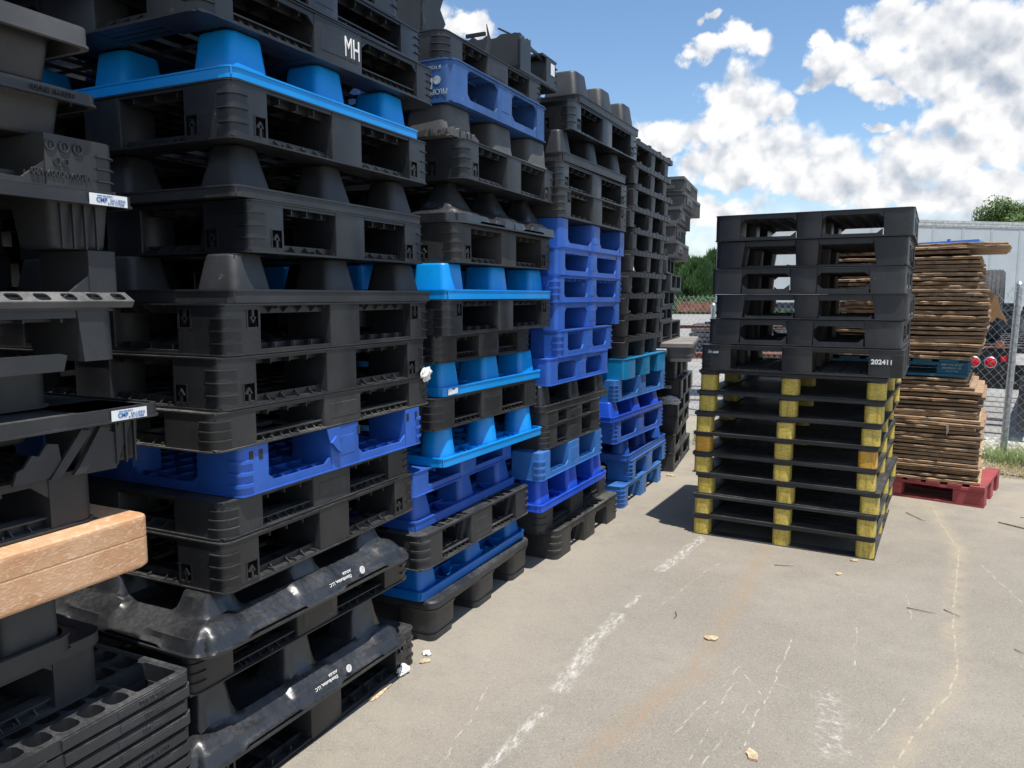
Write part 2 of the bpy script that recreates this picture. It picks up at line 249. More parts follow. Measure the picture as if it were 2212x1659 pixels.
# ------------------------------------------------------------------ mesh builder
class M:
    def __init__(s): s.v=[]; s.f=[]; s.m=[]; s.cur=0; s.nb=None
    def add(s,vs,fs):
        o=len(s.v); s.v+=vs
        for f in fs: s.f.append([i+o for i in f]); s.m.append(s.cur)
    def box(s,x0,x1,y0,y1,z0,z1):
        s.add([(x0,y0,z0),(x1,y0,z0),(x1,y1,z0),(x0,y1,z0),(x0,y0,z1),(x1,y0,z1),(x1,y1,z1),(x0,y1,z1)],[(0,3,2,1),(4,5,6,7),(0,1,5,4),(1,2,6,5),(2,3,7,6),(3,0,4,7)])
    def prism(s,p0,z0,z1,p1=None):
        p1=p1 or p0; n=len(p0)
        s.add([(a,b,z0) for a,b in p0]+[(a,b,z1) for a,b in p1],[list(range(n))[::-1],list(range(n,2*n))]+[(i,(i+1)%n,n+(i+1)%n,n+i) for i in range(n)])
    def loft(s,rings,close=True):
        n=len(rings[0]); vs=[p for r in rings for p in r]; fs=[]
        for k in range(len(rings)-1):
            for i in range(n): fs.append((k*n+i,k*n+(i+1)%n,(k+1)*n+(i+1)%n,(k+1)*n+i))
        if close: fs.append(list(range(n))[::-1]); fs.append([(len(rings)-1)*n+i for i in range(n)])
        s.add(vs,fs)
    def extr(s,pts,axis,c0,c1):
        n=len(pts)
        f=(lambda c,a,b:(c,a,b)) if axis=='x' else (lambda c,a,b:(a,c,b))
        s.add([f(c0,a,b) for a,b in pts]+[f(c1,a,b) for a,b in pts],[list(range(n)),list(range(n,2*n))[::-1]]+[(i,(i+1)%n,n+(i+1)%n,n+i) for i in range(n)])
    def ring(s,po,pi,z0,z1):
        n=len(po); vs=[(a,b,z0) for a,b in po]+[(a,b,z0) for a,b in pi]+[(a,b,z1) for a,b in po]+[(a,b,z1) for a,b in pi]; fs=[]
        for i in range(n):
            j=(i+1)%n
            fs+=[(i,j,2*n+j,2*n+i),(n+j,n+i,3*n+i,3*n+j),(2*n+i,2*n+j,3*n+j,3*n+i),(j,i,n+i,n+j)]
        s.add(vs,fs)
    def tube(s,pts,r,n=4):
        pts=[Vector(p) for p in pts]; rings=[]
        for i,p in enumerate(pts):
            d=(pts[min(i+1,len(pts)-1)]-pts[max(i-1,0)]).normalized(); a=d.orthogonal().normalized() if abs(d.y)>.95 else d.cross(Vector((0,1,0))).normalized(); b=d.cross(a)
            rr_=r[i] if isinstance(r,(list,tuple)) else r
            rings.append([tuple(p+(a*math.cos(2*math.pi*k/n)+b*math.sin(2*math.pi*k/n))*rr_) for k in range(n)])
        s.loft(rings)
    def mesh(s,name,mats,flipH=None,smooth=False,bev=0,jit=0):
        v=s.v
        if jit: v=[tuple(c+rnd.uniform(-jit,jit) for c in p) for p in v]
        if flipH is not None: v=[(x,y,flipH-z) for x,y,z in v]
        me=bpy.data.meshes.new(name); me.from_pydata(v,[],s.f); me.polygons.foreach_set('material_index',s.m)
        for m in (mats if isinstance(mats,(list,tuple)) else [mats]): me.materials.append(m)
        bm=bmesh.new(); bm.from_mesh(me)
        if bev:
            bm.verts.ensure_lookup_table(); nb=s.nb if s.nb is not None else len(s.v)
            es=[e for e in bm.edges if e.verts[0].index<nb and e.verts[1].index<nb and len(e.link_faces)==2 and e.calc_face_angle(0)>.9 and e.calc_length()>bev*2.5]
            bmesh.ops.bevel(bm,geom=es,offset=bev,segments=1,profile=.6,affect='EDGES',clamp_overlap=True)
        bmesh.ops.recalc_face_normals(bm,faces=bm.faces)
        if smooth:
            for f in bm.faces: f.smooth=True
            for e in bm.edges:
                if len(e.link_faces)==2 and e.calc_face_angle(0)>.6: e.smooth=False
        bm.to_mesh(me); bm.free(); return me
def rr(x0,x1,y0,y1,r=.02,seg=3,corners=(1,1,1,1)):
    """rounded rectangle, corners in order (x1y1,x0y1,x0y0,x1y0)"""
    out=[]
    for i,(cx,cy,a0) in enumerate(((x1,y1,0),(x0,y1,90),(x0,y0,180),(x1,y0,270))):
        q=r if corners[i] else .0015; sx=-1 if cx==x1 else 1; sy=-1 if cy==y1 else 1
        for k in range(seg+1):
            a=R(a0+90*k/seg); out.append((cx+sx*q+q*math.cos(a),cy+sy*q+q*math.sin(a)))
    return out
def sc_poly(p,k,c=None):
    c=c or (sum(a for a,b in p)/len(p),sum(b for a,b in p)/len(p)); return [(c[0]+(a-c[0])*k,c[1]+(b-c[1])*k) for a,b in p]

# ------------------------------------------------------------------ pallets: origin = right near bottom corner, body towards -x and +y
CACHE={}
def cells_plate(m,x0,x1,y0,y1,nx,ny,z0,z1,mx,my,r=.01):
    """flat plate with a grid of rounded holes"""
    cx,cy=(x1-x0)/nx,(y1-y0)/ny
    for i in range(nx):
        for j in range(ny):
            a,b=x0+i*cx,y0+j*cy; o=rr(a,a+cx,b,b+cy,.0005,2); q=rr(a+mx,a+cx-mx,b+my,b+cy-my,r,2); m.ring(o,q,z0,z1)
def rack(L,W,H,cb=.13,mb=.165,cbx=None,tb=.014,bb=.012,tv=0,bv=0,r=.03,ribs=1,arrows=True,gus=True,floor=True,taper=0,slots=False,inset=.003,flip=False,grid=True,foot=0,topgrid=False,lip=False):
    P={}; cbx=cbx or max(cb,.175)
    bx=[(-cbx,0),(-W/2-mb/2,-W/2+mb/2),(-W,-W+cbx)]; by=[(0,cb),(L/2-mb/2,L/2+mb/2),(L-cb,L)]
    # deck
    m=M(); n=13; e=.006
    if topgrid: cells_plate(m,-W+e,-e,e,L-e,12,14,H-.012,H-.002,.012,.010,.008)
    else:
        wd=(W-2*e)/n
        for i in range(n): m.box(-W+e+i*wd,-W+e+(i+1)*wd-.010,e,L-e,H-.006,H-.001)
        for j in range(6): m.box(-W+e,-e,e+(L-2*e-.05)*j/5,e+(L-2*e-.05)*j/5+.05,H-.0075,H-.002)
    if grid:
        for i in range(12): x=-W+.045+i*(W-.09)/11; m.box(x-.002,x+.002,.012,L-.012,H-.030,H-.006)
        for j in range(13): y=.045+j*(L-.09)/12; m.box(-W+.012,-.012,y-.002,y+.002,H-.031,H-.007)
    def band(z0,z1,hh,vv,top):
        for (u0,u1) in ((by[0][1],by[1][0]),(by[1][1],by[2][0])):
            for xx in (-.012,-W+inset):
                m.box(xx,xx+.012-inset,u0,u1,z0,z1)
                if vv:
                    for s,uu in ((1,u0),(-1,u1)):
                        zz=z0 if top else z1; m.extr([(uu,zz),(uu+s*vv,zz),(uu,zz+(-vv if top else vv)*.8)],'x',xx,xx+.012-inset)
        for (u0,u1) in ((bx[2][1],bx[1][0]),(bx[1][1],bx[0][0])):
            for yy in (inset,L-.012):
                m.box(u0,u1,yy,yy+.012-inset,z0,z1)
                if vv:
                    for s,uu in ((1,u0),(-1,u1)):
                        zz=z0 if top else z1; m.extr([(uu,zz),(uu+s*vv,zz),(uu,zz+(-vv if top else vv)*.8)],'y',yy,yy+.012-inset)
    band(H-tb,H,0,tv,True)
    if lip: m.ring(rr(-W-.012,.012,-.012,L+.012,r+.012,4),rr(-W+.02,-.02,.02,L-.02,r,4),H-tb*.999,H+.0008)
    o_=rr(-W,0,0,L,r,4); m.ring(rr(-W-.0035,.0035,-.0035,L+.0035,r+.0035,4),rr(-W+.004,-.004,.004,L-.004,r,4),H-.0045,H-.0003)
    P['deck']=m
    # floor frame
    if floor:
        m=M(); fr=max(cb,.15)*.8; e=.004; m.ring(rr(-W-.005,.005,-.005,L+.005,r+.005,4),rr(-W+.004,-.004,.004,L-.004,r,4),.0001,.0048)
        for (a,b) in ((-fr,-e),(-W/2-mb*.4,-W/2+mb*.4),(-W+e,-W+fr)):
            k=4
            for q in range(k): w_=(b-a)/k; m.box(a+q*w_,a+(q+1)*w_-.006,e,L-e,.002,.008)
        for (a,b) in ((e,fr),(L/2-mb*.4,L/2+mb*.4),(L-fr,L-e)):
            k=4
            for q in range(k): w_=(b-a)/k; m.box(-W+e,-e,a+q*w_,a+(q+1)*w_-.006,.001,.007)
        for k in range(1,10):
            x=-W+k*W/10; y=k*L/10; m.box(x-.002,x+.002,e,L-e,.003,.016); m.box(-W+e,-e,y-.002,y+.002,.0035,.0155)
        if gus:
            for (u0,u1) in ((by[0][1],by[1][0]),(by[1][1],by[2][0])):
                for s,xe in ((-1,0),(1,-W)):
                    m.box(min(xe+s*.002,xe+s*.03),max(xe+s*.002,xe+s*.03),u0,u1,.0005,bb*.6); xi=xe+s*.030; m.box(min(xi,xi+s*.004),max(xi,xi+s*.004),u0,u1,0,bb+.018)
                    k=max(2,int((u1-u0)/(.075 if arrows else .042)))
                    if not arrows: m.box(min(xe+s*.012,xe+s*.05),max(xe+s*.012,xe+s*.05),u0,u1,bb+.013,bb+.0175)
                    for q in range(1,k+1):
                        y=u0+(u1-u0)*q/(k+1); m.extr([(xe+s*.004,bb*.6),(xe+s*.031,bb*.6),(xe+s*.031,bb+.017)],'y',y-.002,y+.002)
            for (u0,u1) in ((bx[2][1],bx[1][0]),(bx[1][1],bx[0][0])):
                for s,ye in ((1,0),(-1,L)):
                    m.box(u0,u1,min(ye+s*.002,ye+s*.03),max(ye+s*.002,ye+s*.03),.0006,bb*.6); yi=ye+s*.03; m.box(u0,u1,min(yi,yi+s*.004),max(yi,yi+s*.004),0,bb+.018)
                    k=max(2,int((u1-u0)/.075))
                    for q in range(1,k+1):
                        x=u0+(u1-u0)*q/(k+1); m.extr([(ye+s*.004,bb*.6),(ye+s*.031,bb*.6),(ye+s*.031,bb+.017)],'x',x-.002,x+.002)
        else: band(0,bb,0,bv,False)
        P['bottom_frame']=m
    # blocks
    def corner(fx,fy):
        m=M(); X=(lambda a:-a) if fx else (lambda a:-W+a); Y=(lambda b:b) if fy else (lambda b:L-b)
        cor=[0,0,0,0]; cor[{(1,1):3,(0,1):2,(0,0):1,(1,0):0}[(fx,fy)]]=1
        xs=sorted((X(0),X(cbx))); ys=sorted((Y(0),Y(cb)))
        foot_=rr(xs[0],xs[1],ys[0],ys[1],r,4,cor); tap=sc_poly(foot_,1-taper,(X(0),Y(0)))
        if arrows:
            z0,z1=H*.12,H*.46
            m.prism(foot_,.0,z0); m.prism(foot_,z1,H-.0005)
            a0,a1=cb-.052,cb-.010; c0,c1=cbx-.052,cbx-.010; dpt=.03
            # pieces left solid at the recess height
            q=rr(min(X(dpt),X(cbx)),max(X(dpt),X(cbx)),min(Y(dpt),Y(cb)),max(Y(dpt),Y(cb)),.001,1); m.prism(q,z0,z1)
            q=rr(min(X(0),X(c0)),max(X(0),X(c0)),min(Y(0),Y(a0)),max(Y(0),Y(a0)),r,4,cor); m.prism(q,z0,z1)
            for (u,v,u2,v2) in ((a1,cb,c1,cbx),):
                m.box(min(X(0),X(dpt)),max(X(0),X(dpt)),min(Y(u),Y(v)),max(Y(u),Y(v)),z0,z1); m.box(min(X(u2),X(v2)),max(X(u2),X(v2)),min(Y(0),Y(dpt)),max(Y(0),Y(dpt)),z0,z1)
            m.nb=len(m.v)
            # frame and arrow standing in each recess
            ac=(a0+a1)/2; acx=(c0+c1)/2
            xa,xb_=sorted((X(-.0015),X(.006))); zt=z0+(z1-z0)*.80
            m.box(xa,xb_,Y(ac)-.004,Y(ac)+.004,z0-.004,zt-.012); m.extr([(Y(ac)-.013,zt-.02),(Y(ac)+.013,zt-.02),(Y(ac),zt)],'x',xa,xb_)
            ya,yb=sorted((Y(-.0015),Y(.006))); m.box(X(acx)-.004,X(acx)+.004,ya,yb,z0-.004,zt-.012); m.extr([(X(acx)-.013,zt-.02),(X(acx)+.013,zt-.02),(X(acx),zt)],'y',ya,yb)
            for (p,qq,p2,q2) in ((a0-.004,a0,c0-.004,c0),(a1,a1+.004,c1,c1+.004)):
                m.box(xa,xb_,min(Y(p),Y(qq)),max(Y(p),Y(qq)),z0,z1+.003); m.box(min(X(p2),X(q2)),max(X(p2),X(q2)),ya,yb,z0,z1+.003)
        else: m.prism(tap if taper else foot_,0,H-.0005,foot_)
        if m.nb is None: m.nb=len(m.v)
        if foot: m.prism(sc_poly(foot_,1.0),0,.001)
        if ribs:
            n_=3 if ribs<3 else 4
            for k in range(n_):
                z=H*(.27+.24*k) if n_==3 else H*(.22+.19*k)
                ln=.058 if cb>.12 else cb*.4
                def arc(rad):
                    pts=[(X(ln),Y(r-rad))]; 
                    for j in range(5):
                        t=math.pi/2*j/4; pts.append((X(r-rad*math.sin(t)),Y(r-rad*math.cos(t))))
                    pts.append((X(r-rad),Y(ln))); return pts
                po,pi=arc(r+.0065),arc(r-.002)
                m.prism(po+pi[::-1],z,z+(.0035 if ribs!=2 else .010))
        if slots:
            m.cur=0
        return m
    def block(x0,x1,y0,y1,key):
        m=M(); f=rr(x0,x1,y0,y1,.008,2); c=((x0+x1)/2,(y0+y1)/2); m.prism(sc_poly(f,1-taper,c) if taper else f,0,H-.0007,f)
        if key=='side' and mb>.1: m.box(x1-.0008,x1+.0015 if x1>-.01 else x1,y0+.03,y1-.03,H*.25,H*.7) if x1>-.01 and not arrows else None
        return m
    bl=[]
    for i,(x0,x1) in enumerate(bx):
        for j,(y0,y1) in enumerate(by):
            if i!=1 and j!=1: bl.append(corner(i==0,j==0))
            else: bl.append(block(x0,x1,y0+(inset if j==0 else 0),y1-(inset if j==2 else 0),'side' if i==0 else ''))
    P['block']=bl
    return P
def nest(L,W,H,rim=.036,cup=.16,top=.72,r=.03,style='square',inset=.02,ribs=True,slots=False,over=0,ny=3,deckgap=False,holes=False):
    """tray with its rim at the bottom and feet pointing up; flip it for the usual way round"""
    P={}; m=M()
    o=rr(-W,0,0,L,r,4); i_=rr(-W+.008,-.008,.008,L-.008,r,4); m.ring(o,i_,0,rim)
    o2=rr(-W-.003,.003,-.003,L+.003,r,4); m.ring(o2,o,rim-.006,rim-.0008)
    if holes: cells_plate(m,-W+.008,-.008,.008,L-.008,16,16,rim-.008,rim-.002,.007,.012,.006); m.box(-W+.01,-.01,.01,L-.01,.004,.007)
    elif deckgap:
        n=15; wd=(W-.016)/n
        for k in range(n): m.box(-W+.008+k*wd,-W+.008+(k+1)*wd-.009,.008,L-.008,.002,.007)
        for k in range(7): m.box(-W+.01,-.01,.01+k*(L-.07)/6,.06+k*(L-.07)/6,.001,.006)
    else: m.box(-W+.01,-.01,.01,L-.01,.002,.006)
    if ribs:
        nx=9
        for k in range(1,nx): x=-W+k*W/nx; m.box(x-.002,x+.002,.01,L-.01,.005,rim*.85)
        for k in range(1,nx): y=k*L/nx; m.box(-W+.01,-.01,y-.002,y+.002,.0055,rim*.84)
        for a in range(nx):
            for b in (0,1,2,3,nx-4,nx-3,nx-2,nx-1) if a<6 else range(nx):
                x0=-W+a*W/nx; y0=b*L/nx; dx,dy=W/nx,L/nx; s=1 if (a+b)%2 else -1
                p=(x0+.003,y0+.003) if s==1 else (x0+.003,y0+dy-.003); q=(x0+dx-.003,y0+dy-.003) if s==1 else (x0+dx-.003,y0+.003)
                l=math.hypot(q[0]-p[0],q[1]-p[1]); nx_,ny_=-(q[1]-p[1])/l*.0018,(q[0]-p[0])/l*.0018
                m.prism([(p[0]-nx_,p[1]-ny_),(q[0]-nx_,q[1]-ny_),(q[0]+nx_,q[1]+ny_),(p[0]+nx_,p[1]+ny_)],.006,rim*.8)
    P['deck']=m; cups=[]
    cup=cup*.82 if cup<.23 else cup; xs=[-inset-cup/2,-W/2,-W+inset+cup/2]; ys=[inset+cup/2+k*(L-2*inset-cup)/(ny-1) for k in range(ny)]
    for x in xs:
        for y in ys:
            m=M(); h=cup/2
            if style=='round': ringp=lambda k,q=1:[(x+h*k*math.cos(2*math.pi*t/20),y+h*k*math.sin(2*math.pi*t/20)) for t in range(20)]
            else: ringp=lambda k,q=1:rr(x-h*k,x+h*k,y-h*k,y+h*k,cup*.16,4)
            zs=[(.004,1.08),(.012,1.0),(.03,.965),(H-.010,top+.02),(H-.003,top-.005),(H-.0002,top-.04)]
            m.loft([[(a,b,z) for a,b in ringp(k)] for z,k in zs])
            if style=='round': m.ring(ringp(top*.55),ringp(top*.35),H-.0003,H+.001)
            cups.append(m)
    P['foot']=cups; return P
def thermo(L,W,H,rim=.07,q0=.054,q1=.078,seed=1):
    """one glossy formed sheet: rolled rim, sunk deck, feet flaring up out of it"""
    nx,ny=96,96; m=M(); cx=[-.16,-W/2,-W+.16]; cy=[.16,L/2,L-.16]
    def sm(a): a=max(0,min(1,a)); return a*a*(3-2*a)
    # closer sampling near the rims
    def axis(n,T): return [T*(t+(-.045*math.sin(4*math.pi*t)+ -.03*math.sin(2*math.pi*t))) for t in [k/n for k in range(n+1)]]
    X=[-W+a for a in axis(nx,W)]; Y=axis(ny,L); V=[]
    for x in X:
        for y in Y:
            dx=min(-x,x+W); dy=min(y,L-y); rc=.075
            if dx<rc and dy<rc: d=rc-math.hypot(rc-dx,rc-dy)
            else: d=min(dx,dy)
            d=max(d,0)
            al=y if dx<dy else x
            seg_=abs(math.sin(al*math.pi/.05)); panel=1 if (abs(((al if dx<dy else -al)-L*.29))<.13 or abs(((al if dx<dy else -al)-L*.71))<.13) else 0
            k=(d-.010)/.075
            z=.006+(rim-.006)*(math.sin(max(0,min(1,k))*math.pi/2)**.75)
            pa=sm((.13-min(abs(((al if dx<dy else -al)-L*.29)),abs(((al if dx<dy else -al)-L*.71))))/.02); zf=.018+(rim-.018)*max(0,min(1,(d-.010)/.085)); z=z*(1-pa)+zf*pa+pa*.0026*seg_*sm((d-.012)/.02)*(1-sm((d-.085)/.02))
            z-=(rim*.34)*sm((d-.088)/.03)
            z+=.0015*mnoise.noise((x*6,y*6,seed))*sm(d/.03)
            best=9
            for a in cx:
                for b in cy:
                    q=((abs(x-a))**5+(abs(y-b))**5)**(1/5); best=min(best,q)
            if best<q1+.06:
                zc=H-.0005 if best<q0 else (H-(H-rim*.85)*((best-q0)/(q1-q0))**.85 if best<q1 else rim*.85-(rim*.3)*sm((best-q1)/.05))
                z=max(z,zc) if best>q1 else zc if zc>z else z
            V.append((x,y,z))
    n=ny+1; F=[(i*n+j,(i+1)*n+j,(i+1)*n+j+1,i*n+j+1) for i in range(nx) for j in range(ny)]
    m.add(V,F)
    # rounded outline: pull the grid corners in
    def pull(p):
        x,y,z=p; rc=.075
        for (ax,ay) in ((0,0),(0,L),(-W,0),(-W,L)):
            ux=(ax-x) if ax==0 else (x-ax); uy=(y-ay) if ay==0 else (ay-y)
            if ux<rc and uy<rc:
                vx,vy=rc-ux,rc-uy; mx=max(vx,vy); l=math.hypot(vx,vy)
                if l>0: k=mx/l; vx*=k; vy*=k
                nx_=rc-vx; ny_=rc-vy; x=ax-nx_ if ax==0 else ax+nx_; y=ay+ny_ if ay==0 else ay-ny_
        return (x,y,z)
    m.v=[pull(p) for p in m.v]
    # outer skirt and flat underside
    lipm=M(); o=rr(-W-.004,.004,-.004,L+.004,.078,6); i_=rr(-W+.02,-.02,.02,L-.02,.06,6); lipm.ring(o,i_,0,.0075)
    m.add(lipm.v,lipm.f)
    return {'deck':m}
def crate(L,W,H,band=.040,leg=.12,end=.09):
    P={}; m=M()
    m.ring(rr(-W,0,0,L,.012,2),rr(-W+.012,-.012,.012,L-.012,.012,2),H-band,H-.004)
    for k in range(int(L/.1)): m.box(-.001,.0022,.05+k*.1-.0025,.05+k*.1+.0025,H-band+.003,H-.006)
    for k in range(4): y=.06+k*(L-.2)/3; m.box(-.03,.002,y,y+.05,H-.004,H+.006)
    n=13; wd=(W-.03)/n
    for k in range(n): m.box(-W+.014+k*wd,-W+.014+(k+1)*wd-.01,.013,L-.013,H-.014,H-.006)
    for k in range(11): y=.04+k*(L-.08)/10; m.box(-W+.014,-.014,y-.002,y+.002,H-band,H-.012)
    P['deck']=m; ls=[]
    for x in (-.012-leg/2,-W/2,-W+.012+leg/2):
        for y in (leg/2-.03,L/2-.02,L-end-leg/2):
            m=M(); f=rr(x-leg/2,x+leg/2,y-leg/2,y+leg/2,.01,2); m.prism(sc_poly(f,.80,(x+leg*.35 if x>-.2 else x,y)),.0005,H-band+.002,f)
            for q in (.25,.5,.75): m.box(x+leg/2-.014,x+leg/2-.004,y-leg*.3,y+leg*.3,H*q*.75,H*q*.75+.004)
            ls.append(m)
    P['leg']=ls; return P
def ribbed(L,W,H):
    P={}; m=M(); m.prism(rr(-W+.02,-.016,.016,L-.02,.01,2),0,H-.02); m.ring(rr(-W,0,0,L,.012,2),rr(-W+.04,-.04,.04,L-.04,.012,2),H-.026,H); m.box(-W+.02,-.02,.02,L-.02,H-.012,H-.004)
    for k in range(int(L/.055)):
        y=.03+k*.055
        if not (L*.14<y<L*.46 and True): m.box(-.017,-.002,y,y+.016,.0,H-.02)
        else: m.box(-.017,-.002,y,y+.016,.0,H*.3)
    m.box(-.018,.001,L*.14,L*.46,H*.32,H-.03); m.ring(rr(-.0175,-.0005,0.1,.1001,.0001,1),rr(-.0175,-.0005,.1,.1001,.0001,1),0,.0001)
    for x0,x1 in ((-W+.06,-W/2-.06),(-W/2+.06,-.08)): m.box(x0,x1,.008,.018,H*.2,H-.04)
    P['body']=m; return P
def nestrim(L,W,H,full=False):
    P={}; m=M(); h=.0335
    m.ring(rr(-W,0,0,L,.02,4),rr(-W+.014,-.014,.014,L-.014,.02,4),H-h,H-.001)
    for (a,b) in ((L-.36,L-.02),(.02,.36)):
        m.box(-.002,.0045,a,b,H-h+.004,H-.004); m.ring([(0,0)]*4,[(0,0)]*4,0,0) if 0 else None
        m.box(.004,.006,b-.20,b-.05,H-h+.008,H-.009)
    m.box(-.010,.003,L*.36,L*.64,H-h-.003,H-h+.004)
    if full:
        p=.14; e=.014; g=(L-2*e-3*p)/2; gx=(W-2*e-3*p)/2
        ys=[(e,e+p,1),(e+p,e+p+g,0),(e+p+g,e+2*p+g,1),(e+2*p+g,e+2*p+2*g,0),(L-e-p,L-e,1)]; xs=[(-e-p,-e,1),(-e-p-gx,-e-p,0),(-e-2*p-gx,-e-p-gx,1),(-e-2*p-2*gx,-e-2*p-gx,0),(-W+e,-W+e+p,1)]
        for (x0,x1,fx) in xs:
            for (y0,y1,fy) in ys:
                if fx and fy:
                    q=rr(x0+.010,x1-.010,y0+.010,y1-.010,.006,2); m.ring(rr(x0,x1,y0,y1,.0005,2),q,H-.05,H-.0015); m.ring(sc_poly(q,.9),sc_poly(q,.86),H-.12,H-.045)
                else: cells_plate(m,x0,x1,y0,y1,2 if fx else 4,5 if not fy else 2,H-.035,H-.0018,.007,.006,.016)
    P['deck']=m
    if full or 1:
        ls=[]
        for x in (-.09,-W/2,-W+.09):
            for y in (.09,L/2,L-.09):
                q=M(); f=rr(x-.06,x+.06,y-.06,y+.06,.015,3); f2=sc_poly(f,.8); q.ring(f2,sc_poly(f2,.93),0,.02) if 0 else q.loft([[(a,b,H-.10) for a,b in f2],[(a,b,H-.045) for a,b in f]],close=False); q.loft([[(a,b,H-.10) for a,b in f2],[(a,b,H-.135) for a,b in sc_poly(f2,.95)]]); ls.append(q)
        P['foot']=ls
    return P
def postpal(L,W,H):
    P={}; m=M(); t=.020
    for (x0,x1,y0,y1) in ((-W,0,0,.11),(-W,0,L-.11,L),(-W,-W+.11,.11,L-.11),(-.11,0,.11,L-.11)): m.box(x0,x1,y0,y1,H-t,H-.001)
    n=13; g=(L-.22)/n
    for k in range(n): m.box(-W+.11,-.11,.11+k*g+.018,.11+(k+1)*g,H-t+.004,H-.003)
    for x in (-W*.33,-W*.66): m.box(x-.02,x+.02,.11,L-.11,H-t-.006,H-t+.003)
    for k in range(1): m.box(-W-.001,.001,-.002,.003,H-t+.013,H-t+.017)
    P['deck']=m; m=M()
    for (x0,x1,y0,y1) in ((-W,0,0,.10),(-W,0,L-.10,L),(-W,-W+.10,.10,L-.10),(-.10,0,.10,L-.10)): m.box(x0,x1,y0,y1,.0,.005)
    P['bottom_frame']=m; ps=[];cs=[]
    for x in (-.055,-W/2+.01,-W+.055):
        for y in (.055,L/2,L-.055):
            m=M(); f=rr(x-.05,x+.05,y-.05,y+.05,.026,5); m.prism(f,.004,H-t-.010,sc_poly(f,.99)); ps.append(m)
            m=M(); f=rr(x-.052,x+.052,y-.052,y+.052,.026,5); m.prism(f,H-t-.011,H-t+.002); cs.append(m)
    P['post']=ps; P['collar']=cs; return P
def thick(L,W,H,t=.055,leg=.17,r=.045,step=.028,runner=False):
    P={}; m=M(); o=rr(-W,0,0,L,r,5)
    m.loft([[(a,b,H-t) for a,b in sc_poly(o,.985)],[(a,b,H-t+.012) for a,b in o],[(a,b,H-.008) for a,b in o],[(a,b,H-.0005) for a,b in sc_poly(o,.99)]])
    P['deck']=m; ls=[]
    for x in (-.012-leg/2,-W/2,-W+.012+leg/2):
        for y in (.012+leg/2,L/2,L-.012-leg/2):
            m=M(); f=rr(x-leg/2,x+leg/2,y-leg/2,y+leg/2,.035,4); g=sc_poly(f,1.10)
            m.loft([[(a,b,0) for a,b in sc_poly(f,.93)],[(a,b,step) for a,b in sc_poly(f,.95)],[(a,b,step+.003) for a,b in sc_poly(f,.90)],[(a,b,step+.014) for a,b in sc_poly(f,.92)],[(a,b,step+.018) for a,b in sc_poly(f,.985)],[(a,b,H-t-.02) for a,b in f],[(a,b,H-t+.004) for a,b in g]])
            ls.append(m)
    P['leg']=ls; return P
def slab(L,W,H):
    m=M(); o=rr(-W,0,0,L,.03,5)
    m.loft([[(a,b,0) for a,b in sc_poly(o,.988)],[(a,b,.006) for a,b in sc_poly(o,.999)],[(a,b,.010) for a,b in o],[(a,b,.014) for a,b in o],[(a,b,H*.55) for a,b in o],[(a,b,H*.56) for a,b in o],[(a,b,H*.58) for a,b in sc_poly(o,.997)],[(a,b,H*.60) for a,b in o],[(a,b,H*.61) for a,b in o],[(a,b,H-.014) for a,b in o],[(a,b,H-.009) for a,b in o],[(a,b,H-.004) for a,b in sc_poly(o,.9975)],[(a,b,H-.001) for a,b in sc_poly(o,.990)]])
    P={'body':m}; g=M()
    for y in (.10,.42,.74,L-.10):
        for x in (-.18,-.55,-.95):
            for k in range(4): g.box(x,x+.11,y-.012+k*.007,y-.007+k*.007,H-.002,H+.0015)
    P['grip_strip']=g; return P
def woodpal(L,W,H):
    P={'block':[], 'top_board':[], 'bottom_board':[]}
    for x in (-.10,-W/2,-W+.10):
        for y in (.07,L/2,L-.07):
            q=M(); q.box(x-(.10 if abs(x+W/2)>.1 else .06),x+(.10 if abs(x+W/2)>.1 else .06),y-.06,y+.06,.016,H-.040); P['block'].append(q)
    s=M()
    for y in (.07,L/2,L-.07): s.box(-W,0,y-.062,y+.062,H-.040,H-.020)
    P['stringer_board']=s
    x=-W
    while x<-.05:
        w_=rnd.choice((.09,.12,.14)); w_=min(w_,-x); q=M(); q.box(x,x+w_,-.004,L+.004,H-.020,H-.001); P['top_board'].append(q); x+=w_+rnd.choice((.02,.035,.05))
    for y in (.07,L/2,L-.07): q=M(); q.box(-W,0,y-.065,y+.065,0,.016); P['bottom_board'].append(q)
    return P
KINDS=dict(rack=rack,nest=nest,thermo=thermo,crate=crate,ribbed=ribbed,nestrim=nestrim,postpal=postpal,thick=thick,slab=slab,woodpal=woodpal)

def tagit(o,label,cat,group=None,kind=None):
    if label: o['label']=label
    if cat: o['category']=cat
    if group: o['group']=group
    if kind: o['kind']=kind
def ob(name,me,parent=None,loc=(0,0,0),rot=(0,0,0)):
    o=bpy.data.objects.new(name,me); C.objects.link(o); o.location=loc; o.rotation_euler=rot
    if parent: o.parent=parent
    return o
def proto(kind,mat,mats=None,flip=False,L=1,W=1.1,H=.15,**kw):
    L,W,H=round(L,2),round(W,2),round(H,3)
    key=(kind,mat.name,flip,L,W,H,tuple(sorted(kw.items())))
    if key in CACHE: return CACHE[key]
    P=KINDS[kind](L,W,H,**kw); out=[]
    for k,ms in P.items():
        for m in (ms if isinstance(ms,list) else [ms]):
            mm=(mats or {}).get(k,mat)
            bev={'block':.003,'leg':.002,'body':.002,'foot':0,'deck':0}.get(k,0)
            if kind in('thermo','thick','nest') : bev=0
            me=m.mesh(k,mm,H if flip else None,smooth=True,bev=bev)
            out.append((k,me))
    CACHE[key]=out; return out
